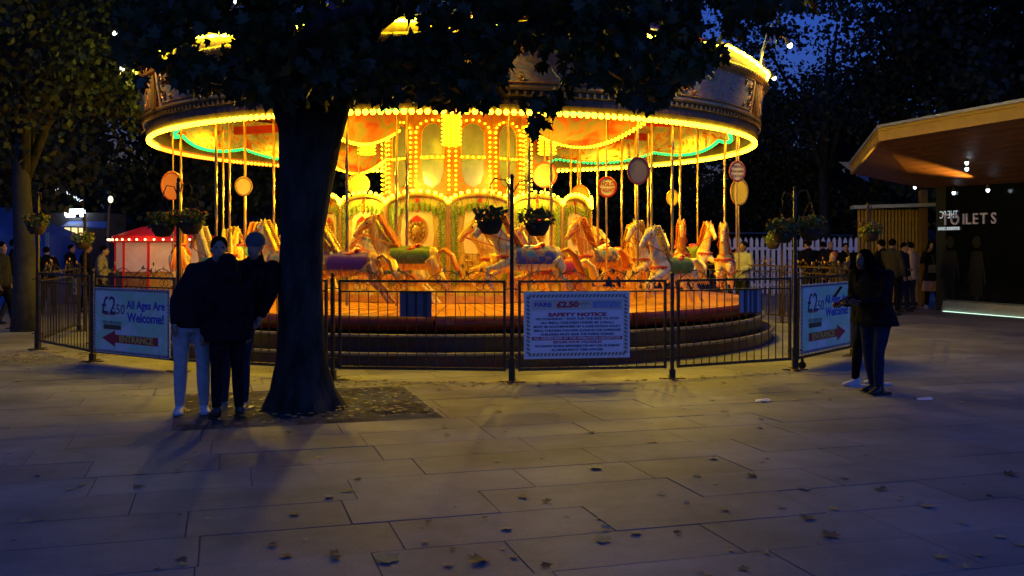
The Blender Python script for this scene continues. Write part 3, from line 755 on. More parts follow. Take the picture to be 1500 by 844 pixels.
# ------------------------------------------------------------------ railings round the carousel
FP = [Vector(p + (0,)) for p in ((-8.25, 18.97), (-7.43, 15.6), (-5.9, 14.0), (-4.32, 12.9), (-2.18, 12.1), (0, 11.87), (1.96, 12.18), (3.71, 13.05), (5.03, 14.67), (6.15, 17.2), (6.35, 19.3), (5.75, 21.2), (4.9, 23.3), (3.2, 25.0))]
FL = ['far left railing panel running back from the tall post with the flower basket', 'railing panel at left between the basket post and the entrance sign panel',
      'railing panel carrying the entrance sign with the left pointing arrow', 'railing panel behind the three men and the tree trunk',
      'railing panel with the small grey notice, left of the post with two hanging baskets', 'railing panel carrying the white safety notice board',
      'railing panel between the safety notice and the right entrance sign', 'railing panel carrying the entrance sign with the right pointing arrow',
      'railing panel behind the two women in dark clothes', 'railing panel beyond the carousel in front of the bald man',
      'gold lit railing panel beyond the carousel steps at right', 'railing panel behind the carousel near the man in the white shirt', 'farthest railing panel hidden mostly behind the horses']
def railing(a, b, label, i):
    d = b - a; L = d.length; az = math.atan2(d.y, d.x)
    o = thing('railing', label, 'railing', a, az, 'railing panels round the carousel')
    x0, x1 = .09, L - .09
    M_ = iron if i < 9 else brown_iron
    for nm, z, h in (('top_rail', 1.20, .028), ('middle_rail', 1.075, .018), ('bottom_rail', .15, .035)):
        m = MB(); m.box(x0, -.014, z - h / 2, x1, .014, z + h / 2); m.build(nm, M_, o)
    for x in (x0, x1):
        m = MB(); m.box(x - .015, -.016, .13, x + .015, .016, 1.216); m.build('stile', M_, o)
    n = int((x1 - x0) / .113); key = 'bar'
    bm_ = MB(); bm_.box(-.005, -.005, .165, .005, .005, 1.068); me = bm_.mesh('bar', M_)
    for k in range(1, n):
        put('bar', me, o, (x0 + (x1 - x0) * k / n, 0, 0))
    sm = MB()
    for s_ in (-1, 1):
        sm.tube([(s_ * (.045 + .045 * math.cos(t * .5)) , 0, 1.137 + .045 * math.sin(t * .5)) for t in range(0, 13)], .004, 5)
    me = sm.mesh('scroll', M_); ns = 4
    for k in range(ns): put('scroll', me, o, (x0 + (x1 - x0) * (k + .5) / ns, 0, 0))
    # wrought cresting above the top rail: S curves and small gilt leaves
    cm = MB()
    w = .42
    for s_ in (-1, 1):
        cm.tube([(s_ * (t / 14) * w, 0, 1.215 + .13 * math.sin(PI * (t / 14)) ** .7 * (1 - .35 * t / 14)) for t in range(15)], .005, 5)
        cm.tube([(s_ * (.12 + .05 * math.cos(t * .55)), 0, 1.262 + .04 * math.sin(t * .55)) for t in range(11)], .004, 5)
        cm.tube([(s_ * (.30 + .035 * math.cos(t * .55)), 0, 1.245 + .03 * math.sin(t * .55)) for t in range(11)], .004, 5)
    c1 = cm.mesh('wrought_crest', M_)
    lm = MB()
    for s_ in (-1, 1):
        lm.add([(s_ * .04, 0, 1.25), (s_ * .07, -.01, 1.30), (s_ * .03, 0, 1.34)], [(0, 1, 2)]); lm.add([(s_ * .2, 0, 1.3), (s_ * .25, -.015, 1.33), (s_ * .22, 0, 1.37)], [(0, 1, 2)])
    lm.ell((0, 0, 1.385), (.014, .014, .03), 6, 5); l1 = lm.mesh('gilt_leaf', [gold])
    nc = 2
    for k in range(nc):
        c = put('wrought_crest', c1, o, (x0 + (x1 - x0) * (k + .5) / nc, 0, 0)); kind(put('gilt_leaf', l1, c), 'stuff')
    return o, L, az
rails = [railing(FP[i], FP[i + 1], FL[i], i) for i in range(len(FP) - 1)]

TALL = {1: 2.42, 3: 2.45, 5: 2.42, 7: 2.35, 9: 2.3, 11: 2.25}
PLAB = {0: 'short black post behind the far left railing', 1: 'tall post with one hanging basket at the far left corner of the railing', 2: 'short black post left of the left entrance sign',
        3: 'tall post with two hanging baskets behind the left man', 4: 'short post beside the tree trunk', 5: 'tall black post with two dark hanging baskets in front of the horses',
        6: 'short black post right of the safety notice', 7: 'tall black post with two flower baskets left of the right entrance sign', 8: 'short black post at the right end of the right entrance sign',
        9: 'tall post with one flower basket in front of the slatted wall', 10: 'short gold lit post beyond the carousel steps', 11: 'tall gold lit post in front of the white picket fence',
        12: 'short gold lit post behind the horses at right', 13: 'last short gold lit post behind the carousel'}
for i, p in enumerate(FP):
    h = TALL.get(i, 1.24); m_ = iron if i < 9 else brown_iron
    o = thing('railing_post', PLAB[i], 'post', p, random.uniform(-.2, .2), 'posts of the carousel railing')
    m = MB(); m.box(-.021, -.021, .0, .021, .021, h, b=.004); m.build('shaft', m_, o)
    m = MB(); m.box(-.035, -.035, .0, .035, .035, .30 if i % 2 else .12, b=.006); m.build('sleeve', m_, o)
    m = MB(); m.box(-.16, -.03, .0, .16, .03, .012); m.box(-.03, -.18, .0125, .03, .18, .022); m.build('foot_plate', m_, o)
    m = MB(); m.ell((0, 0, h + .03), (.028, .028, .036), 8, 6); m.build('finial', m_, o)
    m = MB()
    for z in (1.1, .25): m.tube([(-.1, 0, z), (0, 0, z + .02), (.1, 0, z)], .008, 5)
    m.build('coupling', m_, o)

# hanging baskets
leafg = island_mat('basket_foliage', (.02, .05, .012), (.12, .17, .03), .6, .1, 30)
fl = [mat('flower_red', (.6, .05, .02), .6), mat('flower_yellow', (.7, .5, .04), .6), mat('flower_orange', (.65, .22, .03), .6)]
pot_m = mat('basket_coir', (.03, .02, .012), .95, c2=(.07, .045, .02), scale=20, bump=.8, bscale=60)
b_ = MB(); b_.rev([(.02, -.16), (.09, -.15), (.135, -.08), (.155, 0), (.14, .0), (.1, -.06), (.02, -.07)], n=20); M_bowl = b_.mesh('bowl', pot_m, True)
b_ = MB()
for k in range(3):
    a = 2 * PI * k / 3; b_.tube([(.15 * math.cos(a), .15 * math.sin(a), 0), (.01 * math.cos(a), .01 * math.sin(a), .34)], .003, 4)
b_.tube([(0, 0, .33), (.0, 0, .38)], .006, 5)
for k in range(24):
    a = 2 * PI * k / 24; b_.bar((.157 * math.cos(a), .157 * math.sin(a), 0), (.157 * math.cos(a + .262), .157 * math.sin(a + .262), 0), .006)
M_chain = b_.mesh('hanging_chain', iron)
def foliage(seed):
    r_ = np.random.default_rng(seed); n = 230
    a = r_.uniform(0, 2 * PI, n); q = r_.uniform(0, 1, n) ** .6; z = r_.uniform(-.10, .14, n) * (1 - .4 * q) + .02
    return leaf_cloud('foliage', np.stack([q * .2 * np.cos(a), q * .2 * np.sin(a), z], 1), r_.uniform(.04, .08, n), leafg, (KITE, KITET))
M_fol = [foliage(1), foliage(2)]
def flowers(m_, seed, n=13):
    r_ = random.Random(seed); b_ = MB()
    for k in range(n):
        a = r_.uniform(0, 2 * PI); q = r_.uniform(.08, .2); z = r_.uniform(0, .15); c = Vector((q * math.cos(a), q * math.sin(a), z))
        for t in range(5):
            u = 2 * PI * t / 5; b_.add([c, c + Vector((.026 * math.cos(u), .026 * math.sin(u), .012)), c + Vector((.026 * math.cos(u + .9), .026 * math.sin(u + .9), .012))], [(0, 1, 2)])
        b_.bulb(c, .012)
    return b_.mesh('flowers', m_)
M_fl = [flowers(fl[0], 3), flowers(fl[1], 4), flowers(fl[2], 5)]
def basket(p, label, cols, i, hook=None):
    o = thing('hanging_basket', label, 'hanging basket', p, random.uniform(0, 6), 'hanging flower baskets on the railing posts')
    put('bowl', M_bowl, o, (0, 0, -.02)); put('hanging_chain', M_chain, o); kind(put('foliage', M_fol[i % 2], o), 'stuff')
    for c in cols: kind(put('flowers', M_fl[c], o, rz=c * 1.3), 'stuff')
def bracket(pi, dx, z):
    o = [q_ for q_ in bpy.data.objects if q_.name.startswith('railing_post') and (Vector(q_.location) - FP[pi]).length < .01][0]
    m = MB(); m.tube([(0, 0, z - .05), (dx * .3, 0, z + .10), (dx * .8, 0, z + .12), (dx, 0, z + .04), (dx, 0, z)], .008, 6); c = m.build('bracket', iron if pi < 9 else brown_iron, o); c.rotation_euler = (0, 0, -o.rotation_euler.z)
bk = [(5, -.26, 2.32, 'dark hanging basket left of the tall centre post', (0,)), (5, .30, 2.30, 'dark hanging basket right of the tall centre post', (2,)),
      (1, 0.0, 2.36, 'basket of orange and yellow flowers on the far left corner post', (1, 2)), (3, -.19, 2.30, 'dark hanging basket under the orange oval sign, left of its post', (0, 1)),
      (3, .17, 2.33, 'dark hanging basket behind the men, right of its post', (0, 2)), (7, -.17, 2.22, 'basket of red and yellow flowers left of the post before the white picket fence', (0, 1)),
      (7, .19, 2.25, 'basket with yellow flowers right of the post above the right entrance sign', (1, 0)), (9, .02, 2.26, 'basket with yellow and orange flowers in front of the slatted wall', (1, 2, 0)),
      (11, -.20, 2.12, 'basket of yellow flowers on the far gold lit post', (1,)), (0, .1, 2.12, 'basket of orange flowers above the far left railing, beyond the corner', (2, 1))]
for i, (pi, dx, z, lab, cols) in enumerate(bk):
    p = FP[pi] + Vector((dx, -.04, z - .38)); basket(p, lab, cols, i)
    if pi != 0: bracket(pi, dx if abs(dx) > .05 else .06, z - .01)
m = MB(); m.box(-.02, -.02, 0, .02, .02, 2.25); o = m.build('basket_post', brown_iron, None, loc=FP[0] + Vector((.1, .03, 0))); tag(o, 'slim post behind the far left railing carrying a flower basket', 'post')

# ------------------------------------------------------------------ sign boards on the railings
def railpt(i, x, z, off=-.03): 
    a = FP[i]; d = (FP[i + 1] - a).normalized(); nrm = Vector((d.y, -d.x, 0))
    return a + d * x + nrm * (-off) + Vector((0, 0, z)), math.atan2(d.y, d.x)
ink_blue = mat('ink_blue', (.03, .05, .5), .5); ink_red = mat('ink_red', (.5, .02, .04), .5); ink_dark = mat('ink_dark', (.05, .03, .10), .5)
ink_brown = mat('ink_brown', (.12, .07, .03), .5); ink_yel = mat('ink_yellow', (.75, .6, .1), .5)
sign_bg = mat('airbrushed_sign_face', (.5, .82, .72), .4, c2=((.78, .9, .8), (.42, .85, .5), (.78, .9, .85), (.9, .84, .5)), scale=1.6, mixlo=.3, mixhi=.7)
sign_edge = mat('sign_border', (.55, .55, .5), .5, c2=(.3, .2, .1), scale=45, mixlo=.48, mixhi=.55)
def rope_border(o, w, h, m_, t=.012, step=.05, amp=.012):
    q_ = MB()
    def run(a, b):
        a = Vector(a); b = Vector(b); n = int((b - a).length / step); d = (b - a) / n; p_ = Vector((d.z, 0, -d.x)).normalized()
        for k in range(n):
            c = a + d * (k + .5); q_.add([c - d * .5 + p_ * amp, c - d * .1 - p_ * amp, c + d * .5 - p_ * amp, c + d * .1 + p_ * amp], [(0, 1, 2, 3)])
    y = -.004
    run((-w / 2, y, h / 2), (w / 2, y, h / 2)); run((w / 2, y, h / 2), (w / 2, y, -h / 2)); run((w / 2, y, -h / 2), (-w / 2, y, -h / 2)); run((-w / 2, y, -h / 2), (-w / 2, y, h / 2))
    kind(q_.build('scroll_border', m_, o), 'stuff')
def ent_sign(rail, xc, zc, w, h, direction, label):
    p, az = railpt(rail, xc, zc); o = thing('entrance_sign', label, 'sign', p, az, 'entrance signs on the railing')
    b = MB(); b.prism([(-w / 2 + .02, -h / 2), (w / 2 - .02, -h / 2), (w / 2, -h / 2 + .02), (w / 2, h / 2 - .02), (w / 2 - .02, h / 2), (-w / 2 + .02, h / 2), (-w / 2, h / 2 - .02), (-w / 2, -h / 2 + .02)], .014); b.build('sign_board', mat('sign_pale_border', (.72, .74, .72), .5, c2=(.6, .58, .5), scale=12), o)
    f = MB(); f.box(-w / 2 + .05, -.003, -h / 2 + .05, w / 2 - .05, -.0005, h / 2 - .05); f.build('sign_face', sign_bg, o)
    rope_border(o, w - .05, h - .05, ink_brown)
    k = h * 1.42; wx = w / (h * 1.38)
    def T(s_, sz, m_, x, z, xs=1.0, **kw): put('lettering', text_mesh(s_, sz * k, m_, ext=.0008, xs=xs * wx, **kw), o, (x * w, -.0055, z * h))
    T('£2', .27, ink_dark, -.29, .22, xs=.72, bold=.002); T('·50', .15, ink_dark, -.145, .17, xs=.8)
    T('All Ages Are', .118, ink_blue, .20, .25, xs=.78, bold=.004); T('Welcome!', .135, ink_blue, .20, .06, xs=.8, bold=.005)
    T('PER PERSON', .05, ink_brown, -.24, -.035, xs=.9)
    f = MB(); f.box(-.36 * w, -.006, -.135 * h, -.12 * w, -.004, -.065 * h); f.build('brown_strip', ink_brown, o)
    f = MB(); f.box(-.36 * w, -.0055, .085 * h, -.20 * w, -.004, .10 * h); f.build('red_flourish', ink_red, o)
    s_ = direction; z0 = -.27 * h; a = .062 * h
    pts = [(-s_ * .36 * w, z0 - a), (s_ * .20 * w, z0 - a), (s_ * .20 * w, z0 - a * 2), (s_ * .38 * w, z0), (s_ * .20 * w, z0 + a * 2), (s_ * .20 * w, z0 + a), (-s_ * .36 * w, z0 + a)]
    if s_ > 0: pts = pts[::1]
    f = MB(); f.prism(pts, .0025, y0=-.0065); f.build('arrow', ink_red, o)
    put('lettering', text_mesh('ENTRANCE', .098 * k, ink_yel, ext=.0008, xs=.86 * wx, bold=.003), o, (-s_ * .08 * w, -.0085, z0))
    for sx in (-1, 1):
        for sz in (-1, 1):
            q_ = MB(); q_.tube([(sx * (w / 2 - .02), -.006, sz * (h / 2 - .02)), (sx * (w / 2 - .02), .03, sz * (h / 2 - .02))], .007, 6); q_.build('bolt', iron, o)
ent_sign(2, .93, .60, 1.70, .90, -1, 'pale blue entrance sign with a red arrow pointing left')
ent_sign(7, 1.01, .65, 1.78, .92, 1, 'pale blue entrance sign with a red arrow pointing right')
# wheel under the right sign
o = thing('castor', 'small black castor wheel under the left corner of the right entrance sign', 'wheel', railpt(7, .16, 0)[0], 1.0)
m = MB(); m.tube([(-.018, 0, .05), (.018, 0, .05)], .05, 14); m.build('tyre', iron, o); m = MB(); m.box(-.026, -.012, .05, .026, .012, .15); m.build('fork', iron, o)

p, az = railpt(5, .79, .675); w, h = 1.30, .80
o = thing('safety_notice', 'white safety notice with scrolled border and rows of small lettering on the centre railing', 'notice', p, az)
b = MB(); b.box(-w / 2, 0, -h / 2, w / 2, .012, h / 2, b=.002); b.build('sign_board', mat('notice_white', (.8, .8, .8), .45), o)
rope_border(o, w - .1, h - .1, mat('border_olive', (.24, .22, .14), .5), step=.045, amp=.018); 
f = MB(); f.box(-.56, -.003, -.325, .56, -.0005, .165); f.build('sign_face', mat('notice_face', (.86, .86, .92), .4), o)
f = MB(); f.box(-.56, -.003, .185, .56, -.0005, .305); f.build('fare_strip', mat('fare_face', (.7, .68, .6), .5, c2=(.6, .56, .45), scale=8), o)
def T(s_, sz, m_, x, z, wd=None, **kw):
    me = text_mesh(s_, sz, m_, ext=.0008, **kw)
    if wd:
        xs_ = [v.co.x for v in me.vertices]; me.transform(Matrix.Scale(wd / (max(xs_) - min(xs_)), 4, (1, 0, 0)))
    put('lettering', me, o, (x, -.0055, z))
T('FARE', .07, ink_blue, -.42, .245, wd=.21, bold=.002); T('£2.50', .095, ink_red, -.12, .245, wd=.27, bold=.005); T('EACH', .035, ink_brown, .08, .255, wd=.11)
f = MB(); f.box(.19, -.0045, .205, .53, -.003, .285); f.build('blue_strip', mat('pale_blue_ink', (.16, .3, .6), .5, c2=(.4, .45, .6), scale=30), o)
T('SAFETY NOTICE', .058, ink_red, 0, .125, wd=.72, bold=.003)
for k, (s_, wd, m_) in enumerate((('NO STANDING • WAIT FOR THE RIDE TO STOP', 1.02, ink_dark), ('ALL SMALL CHILDREN UNDER 4ft. (120cm.)', .9, ink_dark), ('MUST BE ACCOMPANIED BY A FARE PAYING ADULT', 1.07, ink_dark),
        ('SMALL CHILDREN CAN RIDE ALONE IN THE CARRIAGES', 1.07, ink_dark), ('CHILDREN MUST RIDE THE INSIDE HORSES', .9, ink_dark), ('ALL RIDERS RIDE AT THE OPERATORS DISCRETION', 1.06, mat('notice_face', ())if 0 else MATS['notice_face']),
        ('SECURE YOUR VALUABLES', .6, ink_red), ('WE CANNOT BE HELD RESPONSIBLE FOR ANY LOSS OR DAMAGE', 1.04, ink_dark), ('ALL RIDERS RIDE AT THEIR OWN RISK', .64, ink_dark))):
    T(s_, .036, m_, 0, .075 - .0465 * k, wd=wd, bold=.0012)
f = MB(); f.box(-.555, -.0045, .075 - .0465 * 5 - .021, .555, -.003, .075 - .0465 * 5 + .021); f.build('red_strip', ink_red, o)
# small grey notices fixed inside the bars
nm_ = mat('grey_notice', (.13, .15, .22), .6, c2=(.10, .11, .17), scale=6)
for rail, x, z, w, h, lab in ((4, 1.02, .92, .39, .30, 'small plain grey blue panel behind the bars below the middle rail'), (6, 1.23, .93, .34, .31, 'small pale striped panel behind the bars at the right end of the steps')):
    p, az = railpt(rail, x, z, .022); o = thing('notice_panel', lab, 'panel', p, az)
    b = MB(); b.box(-w / 2, 0, -h / 2, w / 2, .01, h / 2); b.build('panel', nm_ if rail == 4 else mat('pale_blue_panel', (.3, .36, .5), .6), o)
    b = MB()
    for k in (-1, 0, 1): b.box(k * w * .27 - .014, -.004, -h / 2, k * w * .27 + .014, 0, h / 2)
    b.build('stripe', mat('stripe_dark', (.05, .055, .08), .6), o)
# tag on the left railing
p, az = railpt(1, 1.62, 1.08); o = thing('paper_notice', 'small yellow paper notice tied to the left railing', 'notice', p, az)
b = MB(); b.box(-.06, 0, -.16, .06, .004, .08); b.build('paper', mat('yellow_paper', (.6, .4, .12), .7), o)
b = MB(); b.ell((0, -.003, 0), (.03, .003, .03), 10, 6); b.box(-.035, -.004, -.12, .035, 0, -.06); b.build('print', ink_brown, o)

# ------------------------------------------------------------------ plane tree in front
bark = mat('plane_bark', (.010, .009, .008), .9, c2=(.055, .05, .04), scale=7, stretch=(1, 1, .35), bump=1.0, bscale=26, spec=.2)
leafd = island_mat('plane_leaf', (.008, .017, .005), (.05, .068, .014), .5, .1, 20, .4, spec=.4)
tb = P(444, 603, 9.76); tb.z = 0
tree = thing('plane_tree', 'dark plane tree in the paved pit with drooping leaves over the carousel', 'tree', tb)
t = MB()
def tp(x, y, d=9.9): return P(x, y, d) - tb
cn = [(444, 612, .40), (444, 596, .335), (442, 570, .275), (442, 530, .235), (441, 480, .22), (441, 420, .218), (443, 350, .215), (447, 290, .245), (452, 240, .285), (455, 200, .31), (457, 170, .34)]
pts = [tp(x, y) for x, y, r in cn]
n = 22; vs = []
for i, (p_, (x, y, r)) in enumerate(zip(pts, cn)):
    for k in range(n):
        a = 2 * PI * k / n; fl_ = max(0, (i < 4) * (.26 - .07 * i)) * max(-.2, math.sin(a * 4 + .6 + .8 * math.sin(a))) + .02 * math.sin(a * 3 + i * .7)
        rr = r * (1 + fl_ * 1.4 + random.uniform(-.035, .035)); vs.append((p_.x + rr * math.cos(a), p_.y + rr * math.sin(a), p_.z - (.05 if i == 0 else 0)))
fs = [(i * n + k, i * n + (k + 1) % n, (i + 1) * n + (k + 1) % n, (i + 1) * n + k) for i in range(len(cn) - 1) for k in range(n)]
t.add(vs, fs)
t.tube([tp(450, 215), tp(432, 160), tp(415, 80), tp(395, -20), tp(360, -200), tp(330, -380)], [.22, .22, .19, .17, .13, .06], 14)
t.tube([tp(462, 215), tp(478, 165), tp(498, 110), tp(535, 40), tp(590, -60, 9.8), tp(650, -250, 9.6)], [.24, .22, .19, .17, .13, .06], 14)
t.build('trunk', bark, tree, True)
limbs = [[(420, 100, 9.9), (360, 40, 10.3), (290, 20, 10.8), (220, 20, 11.2)], [(500, 110, 9.9), (580, 70, 9.6), (680, 60, 9.4), (780, 40, 9.2), (900, 30, 9.2), (1020, 20, 9.4)], [(535, 40, 9.9), (620, -20, 10.4), (740, -40, 10.9), (880, -30, 11.2), (1040, -60, 11.4)],
         [(440, 120, 9.9), (450, 60, 9.0), (480, 30, 8.0), (540, 10, 7.2)], [(405, 40, 9.9), (340, -40, 9.0), (260, -80, 8.4)], [(590, -60, 9.8), (720, -160, 9.2), (860, -220, 8.8), (980, -300, 8.5)]]
tips = []
for L in limbs:
    q_ = MB(); pp = [tp(*c) for c in L]; m_ = len(pp); q_.tube(pp, [.12 * (1 - i / m_) + .012 for i in range(m_)], 8); q_.build('limb', bark, tree, True); tips += pp[1:]
# leaf masses: world positions under the crown; lower edge is uneven
low = [(170, 60), (205, 118), (240, 88), (262, 128), (300, 134), (330, 120), (355, 150), (385, 140), (420, 150), (500, 150), (530, 138), (560, 150), (600, 135), (640, 152), (690, 150), (725, 135), (745, 90), (765, 60), (780, 80), (800, 108), (830, 118), (860, 108), (885, 120), (905, 140), (940, 150), (975, 152), (990, 120), (1020, 112), (1050, 92), (1075, 55), (1110, 40), (1150, 42), (1190, 8)]
lx = np.array([a for a, b in low], float); ly = np.array([b for a, b in low], float)
pos = []; N1 = 8200
while len(pos) < N1:
    x = rng.uniform(175, 1200)
    yl = np.interp(x, lx, ly); y = yl - abs(rng.normal(0, 1)) * 100 if rng.random() < .8 else rng.uniform(-260, yl)
    if y < -280: continue
    # thinner towards the right and around the gaps where sky and lights glint through
    dens = 1.0 if x < 1000 else max(.2, 1 - (x - 1000) / 260)
    for gx, gy, gr in ((317, 58, 34), (578, 38, 40), (243, 72, 18), (672, 48, 14), (712, 48, 10), (820, 98, 26), (840, 130, 20), (770, 30, 18), (1050, 50, 26), (1100, 30, 22), (1150, 25, 24), (1040, 20, 22), (930, 20, 12), (870, 95, 14), (790, 75, 24), (275, 135, 16), (215, 100, 18)):
        if (x - gx) ** 2 + (1.7 * (y - gy)) ** 2 < gr * gr * 1.2: dens *= .06
    if rng.random() > dens: continue
    d = rng.uniform(8.6, 11.4) if x < 1000 else rng.uniform(9, 12)
    pos.append(P(x, y, d) - tb)
# hanging spray of leaves
def spray(x, y, d, n, rx, ry):
    for k in range(n): pos.append(P(x + rng.normal(0, rx), y + rng.normal(0, ry), d + rng.normal(0, .12)) - tb)
tw = MB()
for (x, y, d, x0, y0) in ((812, 150, 9.4, 830, 90), (790, 175, 9.4, 812, 140), (780, 185, 9.4, 795, 150), (700, 130, 9.4, 690, 80), (950, 135, 9.3, 930, 80), (600, 140, 9.5, 590, 70)):
    tw.tube([tp(x0, y0, d), tp((x + x0) / 2 + 4, (y + y0) / 2, d), tp(x, y, d)], [.012, .008, .004], 5)
tw.build('twig', bark, tree)
spray(812, 132, 9.4, 16, 13, 9); spray(795, 150, 9.4, 12, 12, 6); spray(782, 176, 9.4, 11, 7, 10); spray(812, 150, 9.4, 6, 10, 4); spray(715, 140, 9.5, 10, 14, 8); spray(728, 122, 9.5, 8, 8, 10)
pos = np.array([tuple(p_) for p_ in pos])
# crown above the frame, coarser
N2 = 5200
a = rng.uniform(0, 2 * PI, N2); q_ = np.sqrt(rng.uniform(0, 1, N2)); up = np.stack([1.6 + 5.2 * q_ * np.cos(a), 4.2 * q_ * np.sin(a), 5.2 + rng.uniform(0, 1, N2) ** .8 * 4.6 * np.sqrt(1 - .8 * q_ ** 2)], 1)
order = np.argsort(pos[:, 1] + 0 * pos[:, 0]); pos = pos[order]
me1 = leaf_cloud('leaf', np.zeros((1, 3)), np.array([1.0]), leafd)
nl = 0
vis = [i for i in range(len(pos)) if pos[i][2] < 4.0 - 0][:300]
vset = set(vis)
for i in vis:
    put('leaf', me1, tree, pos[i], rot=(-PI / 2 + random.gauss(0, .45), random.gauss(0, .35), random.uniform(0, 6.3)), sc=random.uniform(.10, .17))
keep = np.array([i for i in range(len(pos)) if i not in vset])
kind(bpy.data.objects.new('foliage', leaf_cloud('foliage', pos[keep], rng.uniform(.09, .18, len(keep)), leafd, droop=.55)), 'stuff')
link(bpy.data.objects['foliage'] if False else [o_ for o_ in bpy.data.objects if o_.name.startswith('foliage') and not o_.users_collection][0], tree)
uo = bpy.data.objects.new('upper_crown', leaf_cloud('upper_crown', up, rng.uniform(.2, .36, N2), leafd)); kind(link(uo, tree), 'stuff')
for k in range(14):
    a = 2 * PI * k / 14; q_ = MB(); e = Vector((1.6 + 4 * math.cos(a), 3.2 * math.sin(a), 6.5 + random.uniform(-1, 1.5)))
    q_.tube([Vector((.2, 0, 4.4)), Vector((.7, 0, 5.2)) * .5 + e * .35, e], [.12, .07, .02], 6); q_.build('limb', bark, tree, True)

# fallen leaves: lying on the slabs
leaf_dry = [island_mat('dry_leaf_%s' % n_, c1, c2, .7, .1, 20, .3) for n_, c1, c2 in (('tan', (.22, .15, .07), (.48, .36, .18)), ('yellow', (.3, .22, .05), (.55, .42, .12)), ('brown', (.05, .03, .015), (.14, .08, .04)))]
V_ = LEAF.copy(); V_[:, 1] -= .4; V_[:, 2] = .02 + .16 * (V_[:, 0] ** 2 + V_[:, 1] ** 2); 
dry = [fast_mesh('fallen_leaf', V_, LEAFT, m_) for m_ in leaf_dry]
V2 = V_.copy(); V2[:, 2] += .2 * np.abs(V2[:, 0]) + .08 * V2[:, 1]; dry2 = [fast_mesh('fallen_leaf', V2, LEAFT, m_) for m_ in leaf_dry]
big = [(568, 820, .17, 1), (700, 822, .15, 2), (883, 792, .13, 1), (872, 686, .14, 1), (1022, 698, .1, 1), (508, 720, .12, 1), (206, 694, .12, 0), (1178, 716, .13, 0), (1214, 785, .14, 2), (1182, 760, .12, 2), (1100, 698, .11, 2), (766, 728, .11, 1), (1045, 672, .1, 0), (956, 648, .1, 1), (1118, 589, .09, 2), (1060, 603, .09, 0), (1480, 696, .12, 2), (866, 634, .1, 2), (1358, 742, .11, 0), (731, 604, .1, 2), (807, 600, .09, 1), (1205, 570, .08, 0), (757, 583, .08, 2)]
bigw = ['near the bottom edge left of centre', 'curled near the bottom edge of the paving', 'on the nearest centre slabs', 'wide and pale on the slabs below the safety notice', 'right of the widest pale leaf', 'on the slabs below the tree trunk', 'alone on the left slabs', 'right of centre on a slab joint', 'near the bottom edge at right', 'just left of the bottom right leaf', 'on a joint below the short post', 'alone on the centre joint', 'small, below the right post', 'small, on the slabs under the notice', 'between the right posts and the camera', 'right of the notice on far slabs', 'at the far right edge of the paving', 'in the row below the safety notice', 'at right on a blue lit slab', 'just below the tall centre post', 'right of the leaf below the centre post', 'in front of the right women', 'just right of the centre post foot']
for wi, (x, y, s_, c) in enumerate(big):
    p_ = G(x, y); o = put('fallen_leaf', (dry if c != 2 else dry2)[c], None, (p_.x, p_.y, .004), rot=(random.uniform(-.1, .1), random.uniform(-.1, .1), random.uniform(0, 6.3)), sc=s_ * .85)
    tag(o, '%s dry plane leaf %s' % (('tan', 'yellow', 'dark brown')[c], bigw[wi]), 'leaf', 'fallen leaves on the paving')
seen = set()
for k in range(95):
    x = random.uniform(0, 1500); y = 560 + 284 * random.random() ** 1.2; c = random.choice((0, 0, 0, 1, 2)); p_ = G(x, y)
    d2 = (p_ - OR); u_, v_ = d2.dot(E1), d2.dot(E2)
    if 0 < u_ < PITL and 0 < v_ < PITW: continue
    sz = random.uniform(.035, .08); cv = random.random() < .5
    lab = '%s %s %s leaf at %s %s' % ('tiny' if sz < .05 else 'small' if sz < .065 else 'larger', 'curled' if cv else 'flat', ('tan', 'yellow', 'dark brown')[c],
          ('the far left', 'the left', 'the centre', 'the right', 'the far right')[min(4, int(x / 300))], ('just outside the railing', 'on the upper paving', 'on the middle paving', 'on the lower paving', 'near the bottom edge')[min(4, int((y - 560) / 57))])
    if lab in seen: continue
    seen.add(lab)
    o = put('fallen_leaf', (dry2 if cv else dry)[c], None, (p_.x, p_.y, .004), rot=(random.uniform(-.15, .15), random.uniform(-.15, .15), random.uniform(0, 6.3)), sc=sz)
    tag(o, lab, 'leaf', 'fallen leaves on the paving')
